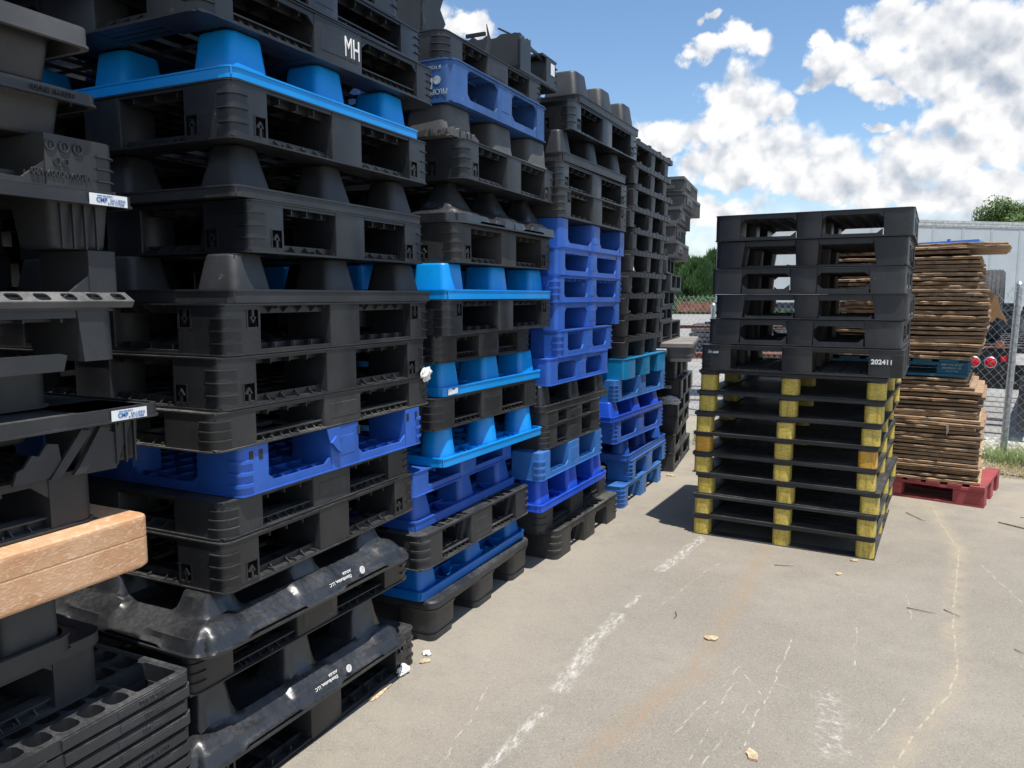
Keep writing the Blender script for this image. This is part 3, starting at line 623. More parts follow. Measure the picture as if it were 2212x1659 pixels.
def pallet(name,label,cat,group,x,y,z,yaw,kind,mat,tilt=(0,0),**kw):
    mats=kw.pop('mats',None)
    out=proto(kind,mat,mats,**kw)
    e=ob(name,None,None,(x,y,z),(R(tilt[0]),R(tilt[1]),R(yaw))); e.empty_display_size=.1
    tagit(e,label,cat,group)
    for k,me in out: ob(k,me,e)
    return e
def text(s,size,mat,parent,loc,face='x',up=True,sx=1.,ext=.0008,name='lettering',shear=0,bold=0):
    cu=bpy.data.curves.new('t','FONT'); cu.body=s; cu.size=size; cu.extrude=ext; cu.align_x='CENTER'; cu.align_y='CENTER'; cu.shear=shear; cu.offset=bold; cu.resolution_u=3
    tmp=bpy.data.objects.new('t',cu); C.objects.link(tmp); bpy.context.view_layer.update()
    me=bpy.data.meshes.new_from_object(tmp); bpy.data.objects.remove(tmp); bpy.data.curves.remove(cu)
    me.name=name; me.materials.clear(); me.materials.append(mat)
    for v in me.vertices: v.co.x*=sx
    rot=(R(90),0,R(90)) if face=='x' else (R(90),0,0) if face=='y' else (0,0,R(90))
    o=ob(name,me,parent,loc,rot)
    if not up: o.rotation_euler=(R(-90),0,R(-90)) if face=='x' else (R(-90),0,R(180))   # turned upside down in its own plane
    return o
# ------------------------------------------------------------------ the setting
gm=M(); gm.box(-140,140,-60,200,-.3,0); g=ob('ground',gm.mesh('ground',GROUND)); tagit(g,'worn grey asphalt yard with scuffs, cracks and a broken white line',None,None,'structure')
ym=M(); ym.prism([(-60,16.5),(2.2,9.2),(60,-4),(120,20),(120,150),(-90,150)],.001,.006); y_=ob('yard_ground',ym.mesh('yard_ground',YARD)); tagit(y_,'pale concrete yard beyond the chain-link fence',None,None,'structure')
vm=M(); vm.prism([(.55,7.72),(1.0,7.55),(4,6.6),(8,5.1),(8.2,7),(1.6,9.6),(.4,9.3)],.007,.012); v_=ob('gravel_strip',vm.mesh('gravel_strip',GRAVEL)); tagit(v_,'strip of white gravel under the fence',None,None,'structure')

# ------------------------------------------------------------------ the row of plastic pallet stacks
OR=['bottom','second','third','fourth','fifth','sixth','seventh','eighth','ninth','tenth','eleventh','twelfth','thirteenth','fourteenth','fifteenth','sixteenth','seventeenth','eighteenth','nineteenth']
A_=dict(kind='rack',mat=BLK)
def arrow(L,H,**k): return dict(kind='rack',mat=BLK,L=L,H=H,cb=.138,mb=.165,cbx=.19,arrows=True,gus=True,ribs=1,r=.03,**k)
def boxr(L,H,**k): d=dict(kind='rack',mat=BLK,L=L,H=H,cb=.16,mb=.205,cbx=.20,arrows=False,gus=True,bb=.012,bv=.018,ribs=1,r=.04); d.update(k); return d
def brk(L,H,mat=RBLUE,**k): d=dict(kind='rack',mat=mat,L=L,H=H,cb=.115,mb=.155,cbx=.18,arrows=False,gus=False,tb=.028,tv=.028,bb=.02,bv=.0,ribs=2,r=.025,floor=True); d.update(k); return d
def nst(L,H,mat=LBLUE,**k): d=dict(kind='nest',mat=mat,L=L,H=H,rim=.036); d.update(k); return d
def the(L,H,**k): return dict(kind='thermo',mat=GLOSS,L=L,H=H,**k)
SD={1:'leftmost stack',2:'second stack from left',3:'third stack from left',4:'fourth stack from left',5:'fifth stack from left',6:'farthest stack'}
def stack(idx,items,W_=1.1):
    names={}
    rv_=random.Random(idx*11)
    for i,it in enumerate(items):
        nm,desc,x,y,z,yaw,spec=it[:7]; sp=dict(spec); sp.setdefault('W',W_)
        if sp['mat'] is BLK: sp['mat']=rv_.choice((BLK,BLK,BLKB,BLKC,BLK2))
        if sp['kind'] in ('thermo',): sp['W']=1.1
        lab='%s, %s in %s'%(desc,OR[i],SD[idx]) if len(items)-1!=i else '%s, topmost in %s'%(desc,SD[idx])
        if it[6]['kind']=='slab': cat='pallet'
        e=pallet('plastic_pallet',lab,'pallet','plastic pallets in the tall row of stacks',x,y,z,yaw,sp.pop('kind'),sp.pop('mat'),**sp)
        if nm: names[nm]=e
    return names

ba='black pallet with arrow cut-outs'; bi='upside-down black pallet with arrow cut-outs'; bb_='plain black pallet with ribbed corners'; lb='light blue tray pallet with feet up'; gl='glossy black moulded pallet with rolled rim'
B=stack(2,[
 (0,bi,-1.66,1.45,0,0,arrow(1.12,.153,flip=True)),
 (0 or 'B0b',gl,-1.635,1.42,.156,-2,the(1.04,.212,rim=.08)),
 (0,'black ribbed pallet with slotted top rim',-1.70,1.47,.370,-2,boxr(1.07,.120,topgrid=True)),
 ('B1b',gl,-1.632,1.46,.492,-2.2,the(1.02,.135,rim=.075)),
 (0,ba,-1.68,1.60,.630,.3,arrow(1.02,.153)),
 (0,bb_,-1.69,1.61,.786,0,boxr(1.0,.116)),
 ('B4','torn royal blue pallet upside down, legs up',-1.675,1.67,.904,-.8,brk(.98,.150,floor=False,flip=True)),
 (0,bb_,-1.67,1.575,1.056,0,boxr(1.155,.115)),
 (0,ba,-1.67,1.605,1.173,0,arrow(1.10,.153)),
 (0,bi,-1.67,1.63,1.328,0,arrow(1.10,.151,flip=True)),
 ('B8','black tray pallet with chipped rim and feet up',-1.67,1.67,1.481,0,nst(1.09,.147,BLK2,rim=.040,cup=.21,inset=.03)),
 (0,ba,-1.68,1.755,1.630,0,arrow(.965,.156)),
 (0,'scuffed grey-rimmed tray pallet with feet up',-1.68,1.70,1.788,0,nst(1.01,.158,BLK2,rim=.034,cup=.20,top=.62)),
 (0,ba,-1.67,1.69,1.948,0,arrow(1.05,.165,)),
 (0,lb,-1.67,1.69,2.115,0,nst(.99,.150,rim=.034,cup=.205,top=.80,inset=.03,deckgap=True)),
 ('B14','black pallet with white MH letters',-1.69,1.60,2.267,-1,boxr(1.19,.143,bb=.02,bv=.05,tb=.02,tv=.03,cb=.125,mb=.25,ribs=3)),
 (0,'black pallet with ribbed far corner',-1.68,1.52,2.412,0,boxr(1.2,.12,cb=.15,mb=.15,bv=.05)),
 (0,'black pallet cut off by the top of the photo',-1.70,1.45,2.534,-1,boxr(1.12,.14)),
])
Cn=stack(3,[
 (0,'thick grey-black pallet on rounded legs',-1.66,2.73,0,0,dict(kind='thick',mat=BLK2,L=1.02,H=.188,t=.045,leg=.2)),
 (0,'deep blue tray pallet with feet up',-1.71,2.71,.190,-.8,nst(1.05,.150,NBLUE,rim=.04,cup=.19,top=.75)),
 (0,'black pallet with grid top and embossed corner',-1.68,2.67,.343,-2,boxr(1.03,.152,topgrid=True,ribs=2,gus=True)),
 (0,'dark royal blue tray pallet with feet up',-1.74,2.72,.497,-1,nst(.98,.150,RBLUE,rim=.04,cup=.19)),
 (0,'dark royal blue ribbed-floor pallet',-1.735,2.70,.650,-.8,brk(.95,.108,RBLUE,bb=.03,ribs=0,tb=.01,tv=0)),
 (0,'light blue tray pallet with round feet up',-1.665,2.83,.760,-3.5,nst(.96,.160,rim=.04,cup=.20,top=.76,style='round',inset=.02)),
 (0,bb_,-1.69,2.80,.922,-3,boxr(1.0,.140)),
 ('C4','light blue tray pallet with torn label, feet up',-1.685,2.86,1.064,-3,nst(.98,.148,rim=.04,cup=.21,top=.82,inset=.025)),
 (0,'dark pallet with a bent black corner',-1.67,2.80,1.214,-.5,boxr(.95,.118,gus=True,bb=.02)),
 (0,bi,-1.62,2.79,1.335,0,arrow(1.15,.151,flip=True)),
 (0,lb,-1.62,2.81,1.488,0,nst(1.13,.153,rim=.042,cup=.22,top=.84,inset=.03)),
 (0,ba,-1.63,2.89,1.644,0,arrow(1.06,.167)),
 ('C9','glossy black moulded pallet with tall pyramid feet',-1.61,2.88,1.813,-1,the(1.08,.188,rim=.075,q0=.035,q1=.10)),
 (0,ba,-1.62,2.95,2.003,.8,arrow(1.05,.168)),
 (0,'worn black pallet with wide rounded feet and torn lip',-1.67,2.90,2.172,-1.5,nst(1.03,.138,GREY,rim=.012,cup=.23,top=.90,ribs=False,inset=.0)),
 ('C12','scuffed dark blue pallet with faded white print',-1.645,2.90,2.312,-.5,dict(kind='rack',mat=DBLUE,L=1.0,H=.178,cb=.13,mb=.15,arrows=False,gus=False,tb=.036,tv=.03,bb=.018,bv=.03,ribs=0,r=.05,flip=True)),
 (0,'black pallet with ribbed open corner',-1.69,2.90,2.492,-2,boxr(.98,.12)),
])
bw='royal blue rack pallet with two windows'
Dn=stack(4,[
 (0,'black pallet on legs with slatted grid top',-1.585,3.95,0,-2.5,dict(kind='rack',mat=BLK,L=1.0,H=.17,cb=.2,mb=.18,arrows=False,gus=False,floor=False,tb=.04,tv=.03,ribs=2,r=.035,topgrid=True,grid=False)),
 (0,'black pallet with small arrow mark at far corner',-1.64,3.86,.172,-.5,boxr(1.12,.166,gus=True,bb=.02)),
 (0,'vivid blue tray pallet with feet up',-1.58,3.71,.340,-2.5,nst(.99,.168,VBLUE,rim=.04,cup=.19,top=.80)),
 (0,'mid blue pallet upside down with ribbed legs up',-1.585,3.72,.510,-2.5,brk(.90,.153,MBLUE,floor=False,flip=True)),
 (0,bb_,-1.60,3.80,.665,-3.2,boxr(.82,.125)),
 (0,'thin black pallet with broken floor ribs',-1.60,3.81,.791,-4,boxr(.78,.080,ribs=0,gus=True)),
 (0,'black ridged tray pallet with feet up',-1.61,3.80,.872,-3.8,nst(.95,.137,BLK,rim=.032,cup=.16,top=.8,holes=True,ribs=False)),
 (0,'darker royal blue pallet with two windows',-1.60,3.86,1.010,-2,brk(.93,.149,RBLUE,ribs=0)),
 (0,bw,-1.58,3.97,1.160,0,brk(.93,.151,RBLUE,flip=False,tb=.012,tv=0,bb=.03,bv=.03)),
 (0,bw,-1.60,3.97,1.313,0,brk(1.16,.150,RBLUE,tv=.035,floor=False,ribs=0)),
 (0,bw,-1.60,3.96,1.465,0,brk(1.19,.151,RBLUE,bv=.03,tb=.014,tv=0,bb=.03)),
 (0,bw,-1.60,3.97,1.618,0,brk(1.18,.153,RBLUE,bv=.03,tb=.03,tv=.01,bb=.03,ribs=0)),
 (0,'royal blue pallet upside down with legs up',-1.60,4.01,1.773,-.2,brk(1.19,.160,RBLUE,floor=False,flip=True,ribs=0,tb=.03,tv=.035)),
 (0,bi,-1.59,4.00,1.935,-.8,arrow(1.17,.163,flip=True)),
 (0,'black pallet with arrow cut-outs and warped window',-1.61,4.01,2.10,-1.5,arrow(1.18,.142)),
 (0,'black tray pallet with deep rim and feet up',-1.60,4.05,2.245,-2.5,nst(1.03,.180,BLK2,rim=.050,cup=.20,top=.7)),
 (0,ba,-1.59,4.14,2.427,-2,arrow(1.16,.165)),
 (0,'black tray pallet with tall scuffed feet up',-1.575,4.22,2.594,-1.5,nst(1.11,.190,BLK2,rim=.045,cup=.23,top=.75)),
])
cx=[(5.35,.99),(5.39,.91),(5.39,.97),(5.31,1.0),(5.38,.88),(5.32,.92),(5.28,.93),(5.21,.97),(5.21,.95),(5.22,.88)][::-1]
En=stack(5,[
 (0,'light blue-grey pallet on legs, ribbed corner',-1.565,5.15,0,-1.5,brk(.98,.158,MBLUE,floor=False,ribs=3,topgrid=True,tb=.03)),
 (0,'mid blue pallet with windows open at the base',-1.56,5.32,.160,-1,brk(.96,.153,MBLUE,floor=False,ribs=3)),
 (0,'royal blue tray pallet with round feet up',-1.57,5.28,.315,-1,nst(1.02,.155,RBLUE,rim=.045,cup=.18,style='round',top=.7)),
 (0,'royal blue pallet with two windows and ribbed corner',-1.61,5.08,.472,-5,brk(1.0,.158,RBLUE,bv=.03,tb=.012,tv=0,bb=.03,ribs=3)),
 (0,'vivid blue tray pallet with feet up',-1.605,5.03,.632,-5,nst(1.02,.132,VBLUE,rim=.038,cup=.20)),
 (0,'royal blue pallet upside down with legs up',-1.615,5.10,.766,-5,brk(1.04,.150,MBLUE,floor=False,flip=True,ribs=3)),
 (0,'teal pallet with deep legs',-1.575,5.18,.917,-3,brk(.96,.145,TEAL,floor=False,ribs=0,tb=.014,tv=.01,cb=.22)),
]+[(0,'black crate-type pallet with grey rim band',-1.575,cx[i][0],1.064+.1535*i,-.6,dict(kind='crate',mat=BLK2,L=cx[i][1]+.05,H=.1535)) for i in range(10)])
rbx=lambda L,H:dict(kind='ribbed',mat=GREY,L=L,H=H,W=.9)
Fn=stack(6,[
 (0,'black pallet with slanted legs',-1.52,6.45,0,5,brk(1.1,.158,BLK2,floor=True,ribs=0,tb=.03,tv=.03,bv=.03)),
 (0,'dusty black pallet with slanted windows',-1.52,6.48,.160,7,brk(1.05,.152,BLK2,ribs=0,bv=.03)),
 (0,'dusty black pallet with slanted windows',-1.515,6.55,.314,7,brk(1.05,.150,BLK2,ribs=0,bv=.03)),
 ('F13','black pallet under a scrap of plastic film',-1.515,6.55,.466,6.6,brk(1.05,.143,BLK,ribs=0)),
 ('F12','black pallet printed .202410',-1.51,6.63,.611,6.5,dict(kind='rack',mat=BLK,L=1.0,H=.162,cb=.17,mb=.14,arrows=False,gus=False,ribs=3,r=.02,topgrid=True)),
 ('F11','black ribbed pallet printed 11',-1.575,6.66,.775,6,dict(kind='rack',mat=BLK,L=1.0,H=.190,cb=.17,mb=.14,arrows=False,gus=False,ribs=3,r=.02)),
 (0,'sun-bleached grey pallet sticking out of the stack',-1.335,6.27,.967,9.5,dict(kind='thick',mat=PALE,L=1.1,H=.156,t=.05,leg=.2)),
 (0,'black pallet with slatted floor in its windows',-1.59,6.19,1.125,4,boxr(1.05,.160,mb=.1,cb=.12,ribs=0,mats=None)),
 (0,'dusty black pallet with rounded feet',-1.60,6.21,1.287,7.5,brk(.95,.128,BLK2,cb=.12,mb=.06,ribs=0)),
 (0,'small open black pallet',-1.60,6.29,1.417,7.5,brk(.95,.128,BLK2,cb=.10,mb=.05,ribs=0,tb=.012,tv=0)),
 (0,'black pallet with white bottom rail',-1.60,6.54,1.547,7.3,brk(.92,.143,BLK2,cb=.11,mb=.05,ribs=0,tb=.012,tv=0,bb=.03)),
 (0,'narrow open black pallet',-1.61,6.44,1.692,9.8,brk(.95,.138,BLK2,cb=.10,mb=.05,ribs=0,tb=.012,tv=0,bv=.03)),
 ('F4','weathered grey ribbed crate with embossed panel',-1.57,6.61,1.832,6.6,rbx(.98,.145)),
 ('F3','weathered grey ribbed crate with chipped rim',-1.60,6.67,1.978,7.3,rbx(.97,.148)),
 (0,'weathered grey ribbed crate set back',-1.57,6.70,2.128,7,rbx(.95,.140)),
 ('F1','weathered grey ribbed crate jutting out',-1.57,6.85,2.270,3.8,rbx(1.0,.142)),
 (0,'weathered grey ribbed crate',-1.57,6.82,2.414,4.8,rbx(.95,.125)),
],1.0)
# leftmost stack, set from its far right corner
def farc(x,yf,L,yaw): a=R(yaw); return (x+L*math.sin(a),yf-L*math.cos(a))
AL=1.1; A=[]
for i in range(10): A.append((0 if i<5 else 'n%d'%i,'nested black pallet with low rim' if i<9 else 'nested black pallet with open pockets and round holes',-1.6+rnd.uniform(-.003,.003),1.39-AL+rnd.uniform(-.004,.004),.0+.0385*i,0,dict(kind='nestrim',mat=BLK2,L=AL,H=.173,full=(i==9))))
AZ=.5215
A+=[(0,'black pallet with a wide rim and scratched corner block',-1.72,.125,AZ,0,boxr(1.1,.150,cb=.125,mb=.12,tb=.028,tv=.03,bb=.012,bv=.05,ribs=0,lip=True,mat=BLK2)),
 (0,'soft-edged black tray pallet sagging under the orange one',-1.665,.03,.674,0,nst(1.1,.164,BLK2,rim=.045,cup=.17,top=.92,r=.05,deckgap=True)),
 ('A5','orange moulded plastic pallet',-1.595,.19,.840,0,dict(kind='slab',mat=ORG,mats={'grip_strip':GREY},L=1.1,H=.130)),
 (0,'dusty grey-black pallet with deep grid top',-1.665,.10,.972,0,boxr(1.1,.128,cb=.115,mb=.12,bb=.014,bv=.05,tb=.02,tv=.04,ribs=0,topgrid=True,flip=False,mat=BLK2)),
 ('A7','black grid pallet with white sticker and shattered foot',-1.61,.25,1.102,0,nst(1.1,.136,BLK2,rim=.034,cup=.20,inset=.03,top=.90,ribs=False,holes=True,flip=True)),
 (0,'dark broken pallet with a hanging board',-1.76,.12,1.240,0,boxr(1.05,.112,ribs=0,bb=.03)),
 (0,'black pallet with a flanged foot marked 2 6',-1.61,.14,1.354,0,boxr(1.1,.120,cb=.10,mb=.10,tb=.022,ribs=0,taper=.12,floor=False)),
 ('A10','black pallet upside down on a slotted grey rim',-1.63,.165,1.476,0,dict(kind='rack',mat=BLK2,L=1.1,H=.128,cb=.075,mb=.10,arrows=False,gus=False,ribs=0,floor=False,flip=True,tb=.022,tv=.06,lip=True,r=.012)),
 ('A11','black pallet with sticker and ribbed feet',-1.60,.20,1.606,0,nst(1.1,.126,BLK2,rim=.028,cup=.19,inset=.035,top=.85,ribs=False,flip=True,deckgap=True)),
 ('A12','black pallet embossed 1200X1000X120',-1.61,.165,1.733,0,boxr(1.1,.112,cb=.175,mb=.14,bv=.05,bb=.014,flip=True,floor=False,tb=.014,tv=.05)),
 ('A13','black tray pallet with embossed maker panel',-1.60,.12,1.846,0,nst(1.1,.098,BLK2,rim=.026,cup=.20,inset=.05,top=.85,ribs=False,flip=True,deckgap=True)),
 (0,'black tray pallet with frayed grey rim',-1.56,.08,1.946,0,nst(1.1,.124,GREY,rim=.042,cup=.20,inset=.05,top=.82,ribs=False,flip=True,deckgap=True,mats={'foot':BLK})),
 (0,'black tray pallet cut off by the top of the photo',-1.68,.02,2.072,0,nst(1.1,.13,BLK,rim=.03,cup=.24,inset=.05,top=.8,ribs=False,deckgap=True,flip=True)),
]
OR+=['twentieth','twenty-first','twenty-second','twenty-third']
An=stack(1,A)
m=M(); cells_plate(m,-.012,.026,.2,1.115,1,15,-.002,.0015,.005,.014,.008); m.box(.0235,.027,.2,1.115,-.016,.0005); m.box(-.012,.026,1.112,1.116,-.014,.001)
ob('slotted_rim',m.mesh('slotted_rim',GREY),An['A10'],(.008,0,.026),(0,R(32),0))
m=M()
for k in range(4): m.box(-.036,-.029,.93+k*.028,.9345+k*.028,.0,.098)
ob('foot_rib',m.mesh('foot_rib',BLK2),An['A11'])

# writing and marks on the row
t_=text('MH',.095,WHITE,B['B14'],(.0025,.66,.075),sx=.60); t_.rotation_euler=(R(90),0,R(90))
for k,yy in (('B1b',.64),('B0b',.60)):
    e=B[k]; zc=.040 if k=='B1b' else .043
    o=text('Distribution, LLC',.016,WHITE,e,(-.0055,yy-.055,zc+.002),up=False); o.rotation_euler=(R(-72),0,R(-90)); o=text('AOUSA',.013,WHITE,e,(-.009,yy-.02,zc+.020),up=False); o.rotation_euler=(R(-72),0,R(-90))
    gm=M(); N=16
    for rad in (.013,.008): gm.loft([[(0,rad*math.cos(2*math.pi*q/N),rad*math.sin(2*math.pi*q/N)) for q in range(N)],[(.001,rad*math.cos(2*math.pi*q/N),rad*math.sin(2*math.pi*q/N)) for q in range(N)],[(.001,(rad-.0025)*math.cos(2*math.pi*q/N),(rad-.0025)*math.sin(2*math.pi*q/N)) for q in range(N)],[(0,(rad-.0025)*math.cos(2*math.pi*q/N),(rad-.0025)*math.sin(2*math.pi*q/N)) for q in range(N)]],close=False)
    for q in (-.008,0,.008): gm.box(0,.001,-.011,.011,q*.8-.0008,q*.8+.0008)
    gm.box(0,.001,-.0008,.0008,-.012,.012)
    ob('globe_emblem',gm.mesh('globe_emblem',WHITE),e,(-.005,yy+.06,zc+.003),(0,R(-18),0))
o=text('1200X1000X120',.020,BLK2,An['A12'],(.001,1.1-.14,.030),up=False,ext=.002)
text('DD',.026,BLK2,An['A12'],(.001,1.1-.14,.056),up=False,ext=.002)
for q in range(3):
    gm=M(); N=14
    gm.loft([[(a,rad*math.cos(2*math.pi*k/N),rad*math.sin(2*math.pi*k/N)) for k in range(N)] for a,rad in ((0,.012),(.003,.012),(.003,.009),(0,.009))],close=False); gm.box(0,.002,-.001,.001,-.008,.008)
    ob('date_stamp',gm.mesh('date_stamp',BLK2),An['A12'],(.0005,1.1-.10-.032*q,.088))
text('ULINE  H-1230',.015,BLK2,An['A13'],(.004,1.1-.11,.084),ext=.002)
def sticker(e,y,z):
    gm=M(); gm.box(.0034,.0042,y-.048,y+.048,z-.0125,z+.0125); ob('sticker',gm.mesh('sticker',STICK),e)
    text('CMP',.014,SBLUE,e,(.0048,y-.018,z-.001),ext=.0003,bold=.0004); text('SALUZZO',.009,SBLUE,e,(.0048,y+.023,z),ext=.0003); text('0175 217560',.008,SBLUE,e,(.0048,y+.018,z-.008),ext=.0003); text('www.cmp-plast.it',.0055,SBLUE,e,(.0048,y-.01,z+.009),ext=.0003)
sticker(An['A11'],1.1-.075,.126-.0145); sticker(An['A7'],1.1-.095,.136-.017)
for n_,s in (('n9','TELSURE'),('n8','PG ----'),('n7','PG ----'),('n5','1100X1100')):
    text(s,.020,BLK2,An[n_],(.0063,1.1-.125,.173-.017),ext=.0016)
m=M(); m.extr([(.04,.006),(.115,.008),(.12,.03),(.10,.034),(.09,.022),(.06,.034),(.04,.03)],'x',.003,.0042); ob('torn_label',m.mesh('torn_label',STICK),Cn['C4'])
text('PROPERTY',.032,FADED,Cn['C12'],(-.10,-.0015,.045),face='y',up=False,sx=1.0); text('PA',.065,FADED,Cn['C12'],(-.135,-.0015,.083),face='y',up=False,sx=1.1); text('IF FOUND',.02,FADED,Cn['C12'],(-.1,-.0015,.145),face='y',up=False)
gm=M(); gm.loft([[(.018*math.cos(2*math.pi*k/18),y0,.018*math.sin(2*math.pi*k/18)) for k in range(18)] for y0 in (0,-.001)]); ob('round_emblem',gm.mesh('round_emblem',FADED),Cn['C12'],(-.075,-.0008,.092))
text('.202410',.040,WHITE,Fn['F12'],(-.145,-.0022,.10),face='y',bold=.0012); text('11',.036,WHITE,Fn['F11'],(-.125,-.0022,.11),face='y')
for k in ('F1','F3','F4'): text('1554',.06,GREY,Fn[k],(.002,.30,.075),ext=.003)
# damage: shards, torn lips, film
def shard(name,mat,pts,th,parent=None,axis='x',off=0,label=None,cat=None):
    m=M(); m.extr(pts,axis,off,off+th); me=m.mesh(name,mat); o=ob(name,me,parent)
    if label: tagit(o,label,cat)
    return o
rs=random.Random(3)
def jag(x0,x1,zb,zt,n=14,a=.02,rr_=rs):
    top=[(x1-(x1-x0)*k/n,zt+rr_.uniform(-a,a)) for k in range(n+1)]; return [(x0,zb),(x1,zb)]+top
# broken pallet on the third stack
e=ob('broken_pallet',None,None,(-1.66,3.60,2.612),(0,0,R(-1))); tagit(e,'broken black half pallet with torn jagged wall on top of third stack','pallet')
m=M(); m.box(-.9,0,0,.47,0,.006)
for k in range(10): m.box(-.9+k*.1,-.896+k*.1,0,.47,.006,.022)
for y in (.0,.12,.24,.36,.466): m.box(-.9,0,y,y+.004,.006,.03)
ob('deck',m.mesh('deck',BLK),e)
for x in (0,-.36): 
    m=M(); m.prism(rr(x-.17,x,.33,.47,.02,3,(1,0,0,0)),.006,.155); 
    for k in range(3): m.box(x-.03,x+.004,.44,.474,.05+k*.035,.054+k*.035)
    ob('block',m.mesh('block',BLK,bev=.002),e)
shard('torn_wall',BLK,jag(-.42,-.0,.006,.185,16,.012),.012,e,'y',0); shard('torn_wall',BLK,jag(.0,.13,.006,.17,8,.02),.012,e,'x',-.012)
shard('torn_strip',BLK,[(.03,.19),(.05,.20),(.20,.165),(.30,.16),(.33,.13),(.25,.145),(.15,.15)],.008,e,'x',-.03); shard('splinter',BLK,[(-.13,.22),(-.12,.225),(-.02,.17),(-.03,.165)],.006,e,'y',.01)
shard('top_rail',BLK,[(.28,.150),(.47,.150),(.47,.158),(.28,.162)],.17,e,'x',-.17)
m=M(); m.box(.001,.0022,.385,.435,.075,.135); ob('white_sticker',m.mesh('white_sticker',STICK),e)
# broken foot piece at its near end
e=ob('broken_pallet',None,None,(-1.84,2.98,2.613),(0,R(3),R(-8))); tagit(e,'torn black pallet leg standing upright against the sky on third stack','pallet piece')
m=M(); m.extr([(-.17,0),(.0,0),(.01,.06),(-.01,.12),(.012,.20),(-.17,.205),(-.16,.1)],'y',0,.012); ob('front_wall',m.mesh('front_wall',BLK),e)
m=M(); m.extr([(0,0),(.16,-.02),(.13,.05),(.16,.10),(.12,.15),(.14,.205),(0,.20)],'x',-.012,0); ob('side_wall',m.mesh('side_wall',BLK),e)
m=M(); m.box(-.17,-.158,.0,.13,0,.2); m.box(-.17,0,.0,.14,.195,.203); m.box(-.09,-.082,.012,.12,0,.195); ob('rib_wall',m.mesh('rib_wall',BLK),e)
m=M(); m.tube([(-1.70,3.32,2.615),(-1.69,3.33,2.68),(-1.695,3.31,2.75)],[.012,.009,.002],4); m.box(-1.80,-1.70,3.30,3.315,2.70,2.715); o=ob('plastic_shard',m.mesh('plastic_shard',BLK)); tagit(o,'thin curved black splinter sticking up from the third stack','plastic shard')
# torn lips under the C11 feet, bent corner on C5, hanging board and shattered foot on A
m=M(); 
for k in range(16): y=2.90+k*.016; m.extr([(y,2.176),(y+.014,2.176),(y+.017,2.197+rs.uniform(0,.02)),(y-.002,2.195+rs.uniform(0,.015))],'x',-1.662,-1.650-rs.uniform(0,.006))
for k in range(18): x=-1.95+k*.016; m.extr([(x,2.176),(x+.014,2.176),(x+.017,2.19+rs.uniform(0,.02)),(x,2.19+rs.uniform(0,.015))],'y',2.885,2.897+rs.uniform(0,.004))
o=ob('torn_lip',m.mesh('torn_lip',GREY,jit=.003)); tagit(o,'frayed grey lip torn along the foot of a worn black pallet','plastic scrap')
shard('hanging_board',BLK2,[(.4,1.338),(1.09,1.338),(1.10,1.372),(1.085,1.376),(.4,1.378)],.006,None,'x',-1.60,'flat black strip hanging loose in the leftmost stack','plastic strip')
e=An['A7']
m=M(); m.extr([(.74,-.004),(.82,-.002),(.85,.03),(.845,.07),(.82,.075),(.80,.05),(.785,.055),(.765,.03),(.75,.025)],'x',-.036,-.028)
for k in range(2): m.extr([(.82+k*.055,-.006),(.845+k*.055,-.006),(.925+k*.045,.088),(.90+k*.045,.095)],'x',-.034,-.024+.004*k)
m.extr([(.90,-.01),(.985,-.012),(1.03,.095),(1.0,.10),(.985,.075),(.96,.085),(.95,.06),(.925,.05),(.915,.02)],'x',-.030,-.026)
for k in range(3): m.box(-.031,-.022,.985+k*.025,.989+k*.025,-.002,.10)
ob('shattered_wall',m.mesh('shattered_wall',BLK2),e)
# torn flap in the royal blue pallet of the second stack
e=B['B4']; m=M(); m.extr([(.385,.148),(.40,.10),(.43,.07),(.452,.055),(.447,.085),(.462,.115),(.455,.148)],'x',.002,.006); m.extr([(.40,.10),(.43,.07),(.452,.055),(.44,.09),(.425,.12)],'x',.006,.016)
ob('torn_flap',m.mesh('torn_flap',RBLUE),e)
for y in (.035,.075,.43,.555,.87,.93): m=M(); m.box(-.003,.0012,y,y+.016,.105,.135); ob('slot',m.mesh('slot',BLACKM),e)  # black plates on the face: the shade inside the slots as colour
for nm_ in ():
    pass
def crumple(name,mat,loc,s,label,cat,seed,flat=.5,n=3):
    bm=bmesh.new(); bmesh.ops.create_icosphere(bm,subdivisions=n,radius=1)
    for v in bm.verts:
        k=1+.55*mnoise.noise(v.co*1.7+Vector((seed,0,0)))+.35*mnoise.noise(v.co*4.1+Vector((0,seed,0))); v.co=Vector((v.co.x*s[0]*k,v.co.y*s[1]*k,v.co.z*s[2]*k))
    me=bpy.data.meshes.new(name); bm.to_mesh(me); bm.free(); me.materials.append(mat); o=ob(name,me,None,loc); tagit(o,label,cat); return o
crumple('plastic_film','' or FILM,(-1.60,6.55,.605),(.10,.03,.035),'crumpled clear film caught on a pallet of the farthest stack','plastic film',3)
crumple('paper_wad',FILM,(-1.655,2.68,1.185),(.012,.035,.025),'crumpled white wad hooked on the far corner of the second stack','paper scrap',8)
crumple('paper_scrap',FILM,(-1.645,2.46,.016),(.02,.03,.018),'crumpled pale paper scrap beside the second stack on the ground','paper scrap',5)
crumple('paper_scrap',FILM,(-1.645,2.64,.009),(.02,.015,.009),'small white scrap between the second and third stacks','paper scrap',6)
crumple('leaf_litter',LEAFD,(-1.64,2.30,.004),(.012,.07,.004),'brown leaf litter against the foot of the second stack','litter',7)
